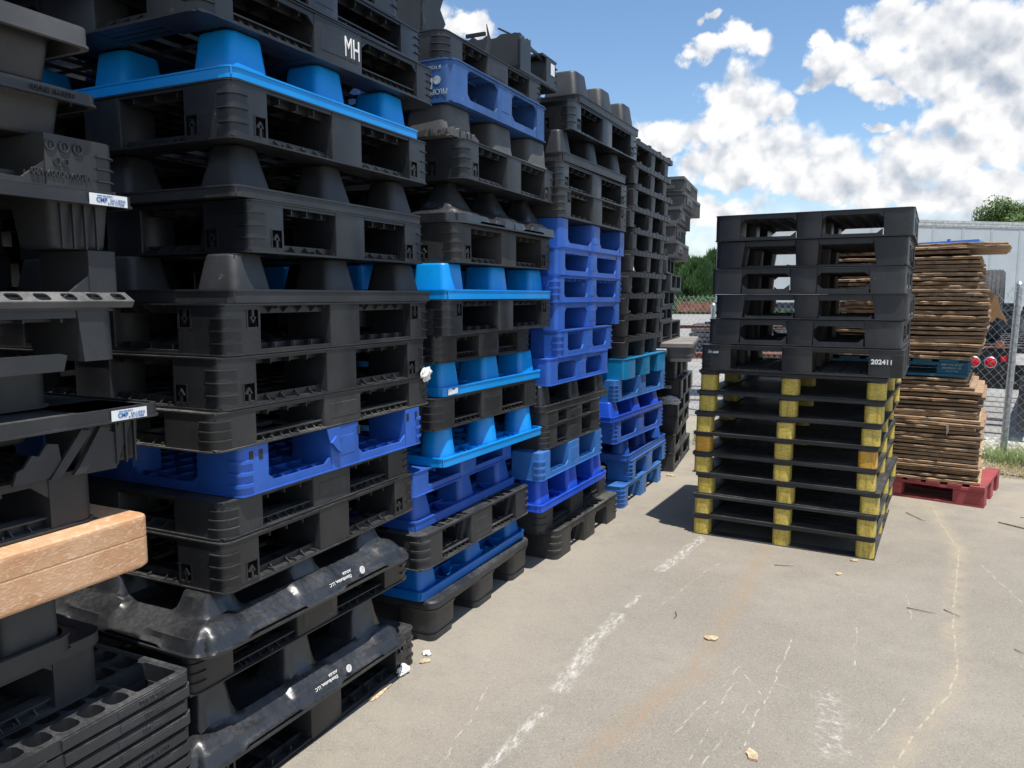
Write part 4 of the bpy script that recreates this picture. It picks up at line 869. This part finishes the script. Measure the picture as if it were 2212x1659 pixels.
def leaf(x,y,s,ang,label,mat=LEAFD):
    m=M(); N=11; pts=[]
    rl=random.Random(int(x*1000)+int(y*100))
    for k in range(N): a=2*math.pi*k/N; r_=s*(.55+.45*abs(math.cos(a)))*rl.uniform(.75,1.1); pts.append((r_*math.cos(a),r_*math.sin(a)*.85))
    m.loft([[(a,b,.001+rl.uniform(0,.12)*s) for a,b in pts],[(a,b,.003+rl.uniform(.13,.2)*s) for a,b in pts]]); o=ob('dry_leaf',m.mesh('dry_leaf',mat),None,(x,y,0),(0,0,ang)); tagit(o,label,'leaf','dry leaves on the asphalt')
leaf(-.59,3.30,.035,.3,'pale dry leaf in the middle of the open asphalt'); leaf(-.30,2.48,.032,2,'pale dry leaf nearest the bottom edge of the photo'); leaf(-.12,4.40,.022,1,'small tan leaf before the yellow-post stack'); leaf(-.05,4.67,.024,.5,'tan leaf at the right foot of the yellow-post stack'); leaf(-1.50,6.30,.04,.2,'tan leaf at the foot of the farthest stack'); leaf(-1.62,2.58,.025,.9,'orange-brown leaf by the scrap at the second stack')
def twig(pts,label,r_=.0025): m=M(); m.tube([(a,b,.004+.003*(i%2)) for i,(a,b) in enumerate(pts)],[r_]*(len(pts)-1)+[r_*.4],4); o=ob('twig',m.mesh('twig',TWIG)); tagit(o,label,'twig','twigs scattered on the asphalt')
twig([(-.80,3.52),(-.785,3.48),(-.79,3.44)],'short dark curved twig near the white line'); twig([(.80,5.9),(1.0,5.75),(1.12,5.62)],'long brown twig right of the red pallet',.004); twig([(.95,6.1),(1.15,6.05)],'thin twig between red pallet and photo edge'); twig([(.20,4.05),(.32,4.02)],'straight pale twig left of the long crack'); twig([(.36,4.1),(.42,4.03)],'twig lying across the long crack'); twig([(.25,5.9),(.33,5.75),(.36,5.72)],'forked twig in front of the red pallet'); twig([(-.45,4.40),(-.35,4.42)],'small twig before the middle yellow post'); twig([(.60,3.75),(.63,3.71)],'tiny dark twig at the right side of the asphalt')

# rows behind: plain stacks seen only through gaps
BK={}
def backmesh(mat,flip,kind):
    P=KINDS[kind](1.2,1.0,.15,**(dict(cb=.22,arrows=False,ribs=0) if kind=='rack' else {})); m=M()
    for k,ms in P.items():
        for q in (ms if isinstance(ms,list) else [ms]): m.add(q.v,q.f)
    return m.mesh('back_pallet',mat,.15 if flip else None)
BM=[backmesh(BLK,False,'rack'),backmesh(BLK,True,'rack'),backmesh(NBLUE,False,'nest')]
for j,yy in enumerate((-.1,1.14,2.38,3.62,4.86,6.1)):
    for i in range((19,18,15,14,11,11)[j]):
        me=BM[2] if (i*5+j*3)%8==6 or (j in(0,1) and i==12) else BM[(i+j)%2]
        o=ob('plastic_pallet',me,None,(-2.93+rnd.uniform(-.03,.03),yy+rnd.uniform(-.04,.04),.1505*i)); tagit(o,'dark blue pallet in the shadowed row behind the front stacks' if me is BM[2] else 'black pallet in the shadowed row behind the front stacks','pallet','pallets of the dark second row')

# ------------------------------------------------------------------ the free-standing stack with yellow posts
yj=[.001,.003,.012,-.012,-.010,.002,.012,.018]
RX,RY=.053,4.719; ry=-5
def at(u,v=0): a=R(ry); return (RX+u*math.cos(a)-v*math.sin(a),RY+u*math.sin(a)+v*math.cos(a))
OY=['bottom','second','third','fourth','fifth','sixth','seventh','top']
for i in range(8):
    x,y=at(yj[i],rnd.uniform(-.01,.01))
    pallet('post_pallet','black pallet on yellow-taped posts, %s of the eight yellow-post layers'%OY[i] if i not in(0,7) else 'black pallet on yellow-taped posts, %s of the yellow-post layers'%('bottom' if i==0 else 'topmost'),'pallet','yellow-post pallets in the free-standing stack',x,y,.0+.1310*i,ry+rnd.uniform(-.7,.7),'postpal',BLK2,mats={'post':TAPE},L=1.2,W=1.064,H=.1305)
u1='free-standing stack'
def tp(nm,desc,u,v,z,yaw,**k):
    x,y=at(u,v); sp=dict(k); return pallet('rack_pallet',desc,'pallet','black pallets atop the yellow-post stack',x,y,z,yaw,sp.pop('kind'),sp.pop('mat'),**sp)
P6=tp('','black ribbed-corner pallet printed 202411 right above the yellow posts',.095,-.02,1.053,-3.5,kind='rack',mat=BLK,L=1.0,W=1.11,H=.155,cb=.17,mb=.17,arrows=False,gus=False,ribs=3,r=.02,tb=.022,bb=.012,topgrid=True)
P5=tp('','black pallet with top notches directly above the one printed 202411',.075,0,1.213,-4.5,kind='rack',mat=BLK2,L=1.0,W=1.06,H=.150,cb=.19,mb=.15,arrows=False,gus=False,ribs=0,tb=.032,tv=.025,bb=.028,bv=.03,taper=.05)
tp('','frayed black pallet with thin deck, fourth from top of the free-standing stack',.10,0,1.368,-4,kind='rack',mat=BLK2,L=1.0,W=1.05,H=.143,cb=.18,mb=.14,arrows=False,gus=False,ribs=0,tb=.034,bb=.018,bv=.015,taper=.10,r=.05)
tp('','black pallet with slanted windows, third from top of the free-standing stack',.08,-.01,1.514,-4,kind='rack',mat=BLK2,L=1.0,W=1.05,H=.150,cb=.18,mb=.15,arrows=False,gus=False,ribs=0,tb=.03,tv=.025,bb=.03,bv=.03,taper=.05)
tp('','black slim-legged pallet, second from top of the free-standing stack',.085,0,1.668,-4,kind='rack',mat=BLK,L=1.0,W=1.04,H=.154,cb=.16,mb=.13,arrows=False,gus=False,ribs=0,tb=.030,bb=.010,taper=.12,r=.04)
tp('','topmost black pallet of the free-standing stack, against the clouds',.105,-.01,1.826,-3.5,kind='rack',mat=BLK,L=1.0,W=1.06,H=.152,cb=.17,mb=.14,arrows=False,gus=False,ribs=0,tb=.028,tv=.025,bb=.020,bv=.03,taper=.04,cbx=.15)
text('202411',.037,WHITE,P6,(-.108,-.0022,.085),face='y',bold=.0012); text('Bs ose',.024,FADED,P6,(-1.04,-.0022,.112),face='y',shear=.3,bold=.001)
m=M()
for x in (-1.0,-.52,-.08): m.box(x-.018,x+.018,-.0012,.004,.118,.146)
ob('notch_shade_plate',m.mesh('notch_shade_plate',BLACKM),P5)  # solid black plates give the notches their shade by colour

# ------------------------------------------------------------------ weathered boards on a red pallet
wy=-13.6; WX,WY=.762,6.251
def wat(u,v): a=R(wy); return (WX+u*math.cos(a)-v*math.sin(a),WY+u*math.sin(a)+v*math.cos(a))
e=pallet('wooden_pallet','red painted wooden pallet on the ground under the board pile','pallet','',WX-.01,WY,0,wy,'woodpal',REDW,L=.78,W=1.2,H=.152)
x,y=(WX-.153,WY+.075); e=pallet('wooden_pallet','teal wooden pallet between the upper and lower piles of boards','pallet','',x,y,.925,-6.8,'woodpal',TEALW,L=.9,W=1.05,H=.122)
text('800-523-3527',.024,FADED,e,(-.105,.0035,.085),face='y',sx=1); text('PROPERTY OF',.019,FADED,e,(-.105,.0035,.060),face='y'); text('PALLET POOL',.013,FADED,e,(-.10,.0035,.038),face='y')
WY_BOARD=-6.8
def bat(u,v): a=R(WY_BOARD); return (WX+u*math.cos(a)-v*math.sin(a),WY+u*math.sin(a)+v*math.cos(a))
def board(i,u,v,z,th,label,L=.95,W_=1.05,warp=.01,yaw=0,rough=.008):
    rb=random.Random(i*7+3); n=26; m=M()
    def outline(off):
        pts=[]; 
        for k in range(n+1): pts.append((-W_+W_*k/n, off))
        for k in range(1,15): pts.append((off*-1+0, L*k/14))
        return pts
    rings=[]; base_=[(-W_+W_*k/n,0) for k in range(n+1)]+[(0,L*k/12) for k in range(1,13)]+[(-W_*k/8,L) for k in range(1,9)]+[(-W_,L-L*k/6) for k in range(1,6)]
    j=[(rb.uniform(-rough,rough)*.5+.5*rough*mnoise.noise((p[0]*14,p[1]*14,i*3.1)),rb.uniform(-rough,rough)*.5+.8*rough*mnoise.noise((p[0]*9,p[1]*9,i*1.7))) for p in base_]
    def wz(p): return warp*(mnoise.noise((p[0]*1.6,p[1]*1.6,i*.37))+.25*mnoise.noise((p[0]*8,p[1]*8,i)))
    for zf,ins in ((0,.008),(.12,.001),(.36,.0),(.40,.006),(.47,.006),(.51,.001),(.72,.0),(.86,.001),(1,.008)):
        rg=[]
        for p,q in zip(base_,j):
            cx_,cy_=(-W_/2,L/2); dx_,dy_=p[0]-cx_,p[1]-cy_; k=1-ins/(.5*W_)
            rg.append((cx_+dx_*k+q[0]*(1 if zf<.45 else .55),cy_+dy_*k+q[1]+rb.uniform(-.0012,.0012),zf*th+wz(p)+rb.uniform(-.0008,.0008)))
        rings.append(rg)
    m.loft(rings); x,y=bat(u,v); o=ob('wooden_board',m.mesh('wooden_board',BOARD,smooth=False),None,(x,y,z),(0,0,R(WY_BOARD+yaw))); tagit(o,label,'board','weathered boards in the tall pile'); return o
lo=[-.04,-.05,-.055,-.04,-.055,-.06,-.06,-.045,-.055,-.07,-.06,-.05,-.065,-.09,-.045,-.065,-.07,-.085,-.07,-.06,-.09,-.05,-.07,-.11,-.14,-.16]
NW=['bottom','second','third','fourth','fifth','sixth','seventh','eighth','ninth','tenth','eleventh','twelfth','thirteenth','fourteenth','fifteenth','sixteenth','seventeenth','eighteenth','nineteenth','twentieth','twenty-first','twenty-second','twenty-third','twenty-fourth','twenty-fifth','twenty-sixth','twenty-seventh']
for i in range(26): board(i,lo[i]+rnd.uniform(-.008,.008),.02+rnd.uniform(-.015,.02)+(.02 if i<2 else .03),.155+.0293*i,.0215+rnd.uniform(-.003,.003),'weathered brown board, %s from below in the lower pile on the red pallet'%NW[i],warp=.006+.012*min(1,i/20)*rnd.random(),yaw=rnd.uniform(-.6,.6),rough=rnd.choice((.006,.010,.022)))
up=[-.15,-.11,-.10,-.075,-.07,-.08,-.065,-.06,-.065,-.055,-.06,-.06,-.065,-.06,-.06,-.075,-.065,-.09,-.09,-.13,-.12,-.10,-.11,-.125,-.13,-.14]
for i in range(25): board(40+i,up[i]+rnd.uniform(-.008,.008),.045+rnd.uniform(-.015,.02),1.052+.0295*i,.0215+rnd.uniform(-.003,.003),'weathered brown board, %s from below in the upper pile above the teal pallet'%NW[i],warp=.008+.010*rnd.random(),yaw=rnd.uniform(-.8,.8),rough=rnd.choice((.006,.012,.026)))
board(90,-.21,.05,1.800,.022,'splintered short board near the top of the pile',W_=.95,rough=.03,warp=.01)
board(91,.04,.03,1.826,.018,'long split board poking out right near the top of the pile',W_=1.25,rough=.03,warp=.02); board(92,.03,.05,1.850,.022,'long board on top of the pile with ragged right end',W_=1.25,rough=.03,warp=.02)
x,y=wat(-.16,.05); m=M(); m.box(-.8,0,0,.5,0,.016); m.box(-.8,.004,-.004,.0,-.004,.018); m.extr([(-.2,.016),(-.18,.016),(-.175,.034),(-.195,.034)],'y',.02,.04); o=ob('plastic_sheet',m.mesh('plastic_sheet',BTARP,jit=.003),None,(x,y,1.880),(0,R(-1.5),R(wy))); tagit(o,'blue plastic sheet lying on top of the board pile','sheet')
# torn cardboard behind the boards, splinter hanging from the lower pile
x,y=bat(-.09,.7); m=M(); m.extr([(-.05,0),(.05,-.06),(.08,-.02),(.15,-.05),(.09,.06),(.08,.13),(.0,.20),(-.05,.24)],'y',0,.006); o=ob('cardboard_sheet',m.mesh('cardboard_sheet',CARD),None,(x,y,1.36),(0,0,R(wy))); tagit(o,'torn brown cardboard sticking out behind the upper boards','cardboard')
x,y=wat(-.27,-.005); m=M(); m.extr([(0,0),(.012,.03),(.01,.075),(-.03,.082),(-.05,.08),(-.06,.07),(-.03,.072),(-.004,.07)],'y',-.008,0); o=ob('wood_splinter',m.mesh('wood_splinter',RAWW),None,(x,y,.50),(0,0,R(wy))); tagit(o,'split piece of wood hanging from the lower board pile','wood piece')

# ------------------------------------------------------------------ chain-link fence
def fence(p0,p1,h,label,posts,cell=.080,droop=.03,seed=0):
    e=ob('chain_link_fence',None,None,(p0[0],p0[1],0)); tagit(e,label,'fence')
    L=math.hypot(p1[0]-p0[0],p1[1]-p0[1]); ux,uy=(p1[0]-p0[0])/L,(p1[1]-p0[1])/L; e.rotation_euler[2]=math.atan2(uy,ux)
    m=M(); hz=.5*cell*1.05; n=int(L/ (cell)) ; nz=int(h/hz)
    def bend(x,z): return .02*mnoise.noise((x*1.1,z*1.3,seed)),-droop*math.sin(math.pi*((x*.45)%1))*z/h
    for k in range(2*n):
        pts=[]
        for j in range(nz+1):
            s=1 if (j+k)%2 else -1; x=(k*.5)*cell+s*cell*.25; z=.01+j*hz; by_,dz=bend(x,z); pts.append((x,by_+(.003 if s>0 else -.003),z+dz))
        x,yy,z=pts[-1]; pts.append((x+(-1 if (nz+k)%2 else 1)*.012,yy,z+.022)); m.tube(pts,.0019,3)
    ob('wire_mesh',m.mesh('wire_mesh',GALV),e)
    for (x,lean,hh) in posts:
        q=M(); q.tube([(x,.03,0),(x+lean*.5,.03,hh*.5),(x+lean,.03,hh-.06)],.030,12); pm=ob('post',q.mesh('post',GALV,smooth=True),e)
        c_=M(); c_.tube([(x+lean,.03,hh-.11),(x+lean,.03,hh-.03)],.034,12); c_.tube([(x+lean,.03,hh-.03),(x+lean,.03,hh-.005)],[.034,.016],12); ob('post_cap',c_.mesh('post_cap',GALV,smooth=True),pm)
        for zz in (.35,.7,1.05,1.35):
            if zz<hh-.1:
                t2=M(); t2.tube([(x+lean*zz/hh-.034,.0,zz),(x+lean*zz/hh-.036,.05,zz),(x+lean*zz/hh+.036,.06,zz+.01),(x+lean*zz/hh+.036,.0,zz+.01)],.002,4); ob('tie_wire',t2.mesh('tie_wire',GALV),pm)
fence((-3.2,10.75),(1.1,8.27),1.52,'galvanised chain-link fence left of the right-hand post, behind the stacks',[(1.47,.02,1.42)],seed=1)
fence((1.08,8.28),(4.6,6.7),1.58,'galvanised chain-link fence on leaning post at the right edge',[(0.03,.035,1.64),(2.9,.02,1.6)],seed=5)

# ------------------------------------------------------------------ beyond the fence
def rot_e(name,loc,yaw,label,cat): e=ob(name,None,None,loc,(0,0,R(yaw))); tagit(e,label,cat); return e
# white box trailer
a=math.degrees(math.atan2(2.7,3.27)); e=rot_e('box_trailer',(-3.6,25.9,0),a,'long white box trailer with ribbed aluminium top rail','trailer')
m=M(); m.box(0,14.5,0,2.5,1.15,3.85); ob('body',m.mesh('body',TRL),e)
m=M(); 
for k in range(5): m.box(-.03,14.53,-.02-.008*(k%2),2.52,3.86+k*.045,3.90+k*.045)
ob('top_rail',m.mesh('top_rail',ALU),e)
m=M()
for k in range(12):
    x=.6+k*1.22; m.box(x,x+.10,-.012,0,1.2,3.84)
    for j in range(26): m.box(x+.02,x+.035,-.022,-.01,1.3+j*.1,1.33+j*.1); m.box(x+.07,x+.085,-.022,-.01,1.3+j*.1,1.33+j*.1)
ob('seam_strips',m.mesh('seam_strips',TRL),e)
def wheel(parent,x,y,z,r_=.5,w_=.28,axis='y',nm='wheel'):
    m=M(); N=32; prof=[(r_*.62,-w_/2),(r_*.93,-w_/2),(r_,-w_/2+.03)]
    for g_ in (-.3,-.1,.1,.3): prof+=[(r_,g_*w_-.006),(r_-.012,g_*w_-.005),(r_-.012,g_*w_+.005),(r_,g_*w_+.006)]
    prof+=[(r_,w_/2-.03),(r_*.93,w_/2),(r_*.62,w_/2)]
    m.loft([[(rad*math.cos(2*math.pi*k/N),yy,rad*math.sin(2*math.pi*k/N)) for k in range(N)] for rad,yy in prof],close=False)
    o=ob(nm,m.mesh(nm,RUB,smooth=True),parent,(x,y,z)); q=M(); q.loft([[(rad*math.cos(2*math.pi*k/20),yy,rad*math.sin(2*math.pi*k/20)) for k in range(20)] for rad,yy in ((r_*.63,-w_/2+.02),(r_*.55,-w_/2+.05),(r_*.3,-w_/2+.06),(r_*.3,w_/2-.06),(r_*.55,w_/2-.05),(r_*.63,w_/2-.02))]); ob('rim',q.mesh('rim',STEEL,smooth=True),o); return o
for k in (11.2,12.4):
    wheel(e,k,.25,.5); wheel(e,k,2.2,.5)
m=M(); m.box(.3,.5,.4,.6,.0,1.15); m.box(.3,.5,1.9,2.1,0,1.15); ob('landing_leg',m.mesh('landing_leg',BLACKM),e)
# flatbed chassis behind the fence: tail board with two red lamps, tyres lying on the bed
e=rot_e('flatbed_chassis',(.34,9.3,0),-10,'black flatbed chassis with round red tail lamps behind the fence','trailer')
m=M(); m.box(0,.93,0,.10,.70,.95); m.box(.0,.93,.01,.09,.955,.975); m.box(0,.10,.1,5,.72,.9); m.box(1.1,1.25,.1,5,.72,.9)
for k in range(7): m.box(.0,2.2,.5+k*.6,.6+k*.6,.90,.96)
m.box(.2,2.3,1.2,1.3,.55,.72); m.box(-.2,2.6,1.6,1.72,.40,.60); m.box(1.5,1.62,.9,4,.60,1.20); m.box(2.2,2.35,.8,4,.5,1.15)
ob('frame',m.mesh('frame',BLACKM,bev=.004),e)
m=M(); m.box(-.005,.90,-.012,.05,.977,.990); ob('tail_plate',m.mesh('tail_plate',RUST),e)
for x in (.60,.745):
    m=M(); m.loft([[(rad*math.cos(2*math.pi*k/24),yy,rad*math.sin(2*math.pi*k/24)) for k in range(24)] for rad,yy in ((.058,0),(.058,-.012),(.051,-.018),(.051,-.012))]); o=ob('tail_lamp',m.mesh('tail_lamp',GALV,smooth=True),e,(x,-.001,.83))
    m=M(); m.loft([[(rad*math.cos(2*math.pi*k/24),yy,rad*math.sin(2*math.pi*k/24)) for k in range(24)] for rad,yy in ((.050,-.010),(.048,-.020),(.034,-.026),(.012,-.028))]); ob('lens',m.mesh('lens',REDL,smooth=True),o)
m=M(); m.box(.83,.885,-.006,0,.85,.90); ob('reflector',m.mesh('reflector',REDL),e)
m=M(); m.box(1.56,1.66,.88,.895,1.05,1.12); m.box(.75,.82,1.19,1.198,.60,.68); m.box(1.0,1.07,1.19,1.198,.60,.68); m.box(1.72,1.80,.79,.798,1.05,1.13); ob('marker_lamp',m.mesh('marker_lamp',REDL),e)
for x in (.25,1.0):
    m=M(); m.extr([(x,.12),(x+.32,.10),(x+.36,.70),(x,.70)],'y',.14,.155); ob('mud_flap',m.mesh('mud_flap',RUB),e)
m=M(); m.extr([(.77,.990),(.85,.990),(.845,1.03),(.82,1.05),(.785,1.04)],'y',-.01,.09); ob('rusty_bracket',m.mesh('rusty_bracket',RUST,bev=.004),e)
m=M()
for k in range(7): m.tube([(1.45+k*.09,1.9,1.2),(1.45+k*.09,1.9,1.30)],.018,6)
m.box(1.3,2.5,1.85,1.95,1.14,1.2); m.box(1.8,2.6,.9,1.0,.55,1.1); ob('bolt_bar',m.mesh('bolt_bar',STEEL),e)
for i,(x,y,z,lab) in enumerate(((1.30,11.25,1.33,'upright black truck tyre standing on the flatbed'),(1.10,11.75,1.30,'second truck tyre half hidden by the boards'))):
    o=wheel(None,x,y,z,.50,.22,nm='truck_tyre'); o.rotation_euler=(0,0,R(82 if i==0 else 70)); tagit(o,lab,'tyre','tyres on the flatbed')
# steel sections stored behind the left part of the fence
st=[(-2.75,11.7,1.27,.55,.14,4,RUST,'rusty steel box section lying topmost beyond the left fence'),(-2.45,12.6,1.30,4.2,.11,-3,STEEL,'long grey steel beam beyond the left fence'),(-2.95,11.2,1.03,2.7,.05,18,RUST,'thin rusty angle bar beyond the left fence'),(-2.35,10.9,.62,2.6,.09,20,RUST,'rusty flat bar low behind the left fence')]
for (x,y,z,l,h,yw,mt,lab) in st:
    m=M(); m.box(0,l,0,.14,0,h*.18); m.box(0,l,0,.14,h*.82,h); m.box(0,l,.06,.08,h*.18,h*.82); 
    if 'box' in lab: m.box(0,.5,-.002,.142,.0,h)
    o=ob('steel_beam',m.mesh('steel_beam',mt),None,(x,y,z),(0,0,R(yw))); tagit(o,lab,'steel beam','steel sections stored beyond the fence')
for k in range(7):
    m=M(); m.box(0,3.4,0,.6,0,.018); m.box(0,3.4,0,.02,-.03,.0); o=ob('steel_channel',m.mesh('steel_channel',STEEL),None,(-2.62+.02*k,11.5+.03*k,.66+.068*k),(0,0,R(4))); tagit(o,'dark steel channel, %s of the rack beyond the left fence'%OR[k],'steel channel','stacked steel channels beyond the fence')
for x,y in ((-2.3,11.75),(.2,11.8)):
    m=M(); m.box(-.04,.04,0,.08,0,1.12); o=ob('steel_post',m.mesh('steel_post',BLACKM),None,(x,y,0)); tagit(o,'dark upright of the steel rack, %s end'%('left' if x<-1 else 'right'),'rack post')

# trees: tapered trunk, limbs, crown of many leaf clumps
def tree_meshes(seed,h,rad,kind,n):
    rt=random.Random(seed); t=M(); t.tube([(0,0,0),(.05,0,h*.25),(0,.06,h*.55),(.02,0,h*.9)],[h*.028,h*.022,h*.013,h*.004],7)
    for k in range(9):
        a=rt.uniform(0,6.28); z=h*rt.uniform(.15,.7); l=rad*rt.uniform(.5,.85); t.tube([(0,0,z),(l*.5*math.cos(a),l*.5*math.sin(a),z+l*.25),(l*math.cos(a),l*math.sin(a),z+l*.55)],[h*.010,h*.007,h*.002],5)
    c=M(); cl=[]
    for k in range(70):
        zf=rt.random(); prof=(1-zf)**.7*.9+.12 if kind=='con' else math.sin(math.pi*min(1,.16+zf*.84))**.6
        a=rt.uniform(0,6.28); q=rad*prof*rt.uniform(.45,1.0); cl.append((q*math.cos(a),q*math.sin(a),h*(.06+.90*zf) if kind=='con' else h*(.25+.72*zf),rad*rt.uniform(.16,.32)))
    for k in range(n):
        cx_,cy_,cz,cr=rt.choice(cl); d=Vector((rt.gauss(0,1),rt.gauss(0,1),rt.gauss(0,1))).normalized()*cr*rt.uniform(.6,1.05)
        p=Vector((cx_,cy_,cz))+d; s=rad*(rt.uniform(.025,.06) if kind=='con' else rt.uniform(.012,.032))
        nrm=(d.normalized()+Vector((rt.uniform(-.6,.6),rt.uniform(-.6,.6),rt.uniform(-.2,.9)))).normalized(); u=nrm.orthogonal().normalized(); v=nrm.cross(u)
        if kind=='con': u=Vector((d.x*.5,d.y*.5,abs(d.z)+cr*.7)).normalized(); v=u.cross(Vector((rt.gauss(0,1),rt.gauss(0,1),.1))).normalized(); c.add([tuple(p-v*s*.5),tuple(p+v*s*.5),tuple(p+u*s*3.2)],[(0,1,2)])
        else: c.add([tuple(p-u*s),tuple(p-v*s*.7),tuple(p+u*s),tuple(p+v*s*.7)],[(0,1,2,3)])
    cm=bpy.data.meshes.new('crown'); cm.from_pydata(c.v,[],c.f); cm.materials.append(FOL if kind=='con' else FOL2)
    return t.mesh('trunk',BARK,smooth=True),cm
TM=[tree_meshes(1,5.4,2.5,'con',18000),tree_meshes(2,4.9,2.8,'con',18000),tree_meshes(3,8.3,3.4,'bro',42000)]
def tree(i,x,y,s,rz,label):
    e=ob('tree',None,None,(x,y,0),(0,0,rz)); e.scale=(s,s,s); tagit(e,label,'tree','trees beyond the yard'); ob('trunk',TM[i][0],e); ob('crown',TM[i][1],e)
def dirp(px,dist):   # bearing given as metres sideways at unit distance, turned into ground coordinates
    a=R(25.3); f=(-math.sin(a),math.cos(a)); r_=(math.cos(a),math.sin(a)); s=px; return (f[0]*dist+r_[0]*s*dist,f[1]*dist+r_[1]*s*dist)
K=['leftmost','second','third','fourth','fifth','sixth','seventh','eighth']
for i,(s,d,sc,kk) in enumerate(((.185,76,.92,1),(.214,74,1.0,0),(.238,70,.92,1),(.262,75,1.02,0),(.290,78,.98,1),(.32,74,1.0,0),(.36,78,.9,1),(.41,80,1.0,0))):
    x,y=dirp(s,d); tree(kk,x,y,sc,i*1.3,'dense green conifer, %s of the tree line beyond the yard'%K[i])
for i,(s,d,sc) in enumerate(((.625,62,1.05),(.665,60,.98),(.71,58,.9))):
    x,y=dirp(s,d); tree(2,x,y,sc,i*2.1+.7,('tall leafy tree rising behind the white trailer','leafy tree at the right edge behind the trailer','lower leafy tree beyond the right edge of the trailer')[i])
hm=M(); rh=random.Random(9)
for k in range(26000):
    s=.12+rh.random()*.34; x,y=dirp(s,66+rh.uniform(-1,1)); z=abs(rh.gauss(0,.55)); p=Vector((x,y,min(z,1.45))); q=.10; u=Vector((rh.gauss(0,1),rh.gauss(0,1),rh.gauss(0,1))).normalized(); v=u.orthogonal().normalized(); hm.add([tuple(p-u*q),tuple(p+v*q),tuple(p+u*q)],[(0,1,2)])
me=bpy.data.meshes.new('undergrowth'); me.from_pydata(hm.v,[],hm.f); me.materials.append(FOL); o=ob('undergrowth',me); tagit(o,'dark undergrowth along the foot of the far trees','undergrowth',None,'stuff')

# weeds: grass by the right post, vines by the left fence
def grass(name,cx_,cy_,rx,ry_,n,h,label,mat,seed,lean=.5):
    rg=random.Random(seed); m=M()
    for k in range(n):
        a=rg.uniform(0,6.28); q=rg.random()**.6; x=cx_+rx*q*math.cos(a); y=cy_+ry_*q*math.sin(a); l=h*rg.uniform(.4,1.1); a=rg.uniform(0,6.28); w_=.003; dx_,dy_=math.cos(a),math.sin(a); px,py=-dy_*w_,dx_*w_
        pts=[(x+dx_*l*lean*t*t,y+dy_*l*lean*t*t,l*(t-.35*lean*t*t)) for t in (0,.4,.75,1)]; vs=[]
        for i,(a_,b_,c_) in enumerate(pts): k_=(1,.9,.6,.05)[i]; vs+=[(a_-px*k_,b_-py*k_,c_),(a_+px*k_,b_+py*k_,c_)]
        m.add(vs,[(0,1,3,2),(2,3,5,4),(4,5,7,6)])
    me=bpy.data.meshes.new(name); me.from_pydata(m.v,[],m.f); me.materials.append(mat); o=ob(name,me); tagit(o,label,'grass',None,'stuff')
grass('grass',1.45,8.05,.75,.32,1500,.24,'tufts of long green grass round the fence post','' or GRASS,4,.9); grass('dry_grass',1.30,7.60,.6,.22,600,.14,'dry straw lying at the gravel edge',DRYG,5,1.3)
grass('grass',1.9,7.8,.9,.25,700,.34,'taller grass at the right edge below the fence',GRASS,6,.7); grass('grass',-1.35,8.2,.35,.7,700,.22,'weeds at the foot of the fence between the stacks',GRASS,8,.8); grass('grass',-.3,8.6,.9,.3,700,.25,'grass seen through the yellow-post stack',GRASS,9,.8)
def vine(x,y,h,seed,label):
    rv=random.Random(seed); e=ob('vine',None,None,(x,y,0)); tagit(e,label,'plant'); m=M(); lv=M()
    for s in range(5):
        pts=[(0,0,0)]; a=rv.uniform(0,6.28); p=Vector((rv.uniform(-.1,.1),rv.uniform(-.05,.05),0)); pts=[tuple(p)]
        for k in range(9):
            p=p+Vector((rv.uniform(-.05,.05),rv.uniform(-.03,.03),h/9*rv.uniform(.7,1.1))); pts.append(tuple(p))
            for q in range(2):
                d=Vector((rv.gauss(0,1),rv.gauss(0,1),rv.gauss(0,.5))).normalized(); u=d; v=d.orthogonal().normalized(); l=rv.uniform(.03,.06); lv.add([tuple(p),tuple(p+u*l*.5+v*l*.4),tuple(p+u*l),tuple(p+u*l*.5-v*l*.4)],[(0,1,2,3)])
        m.tube(pts,.004,4)
    ob('stem',m.mesh('stem',BARK),e); me=bpy.data.meshes.new('leaves'); me.from_pydata(lv.v,[],lv.f); me.materials.append(GRASS); ob('leaves',me,e)
vine(-1.22,7.75,1.15,1,'leafy vine climbing between the farthest stack and the yellow-post stack'); vine(-1.30,7.3,.5,2,'low vine at the foot of the farthest stack'); vine(.50,7.6,1.0,3,'vine seen under the teal pallet behind the boards')
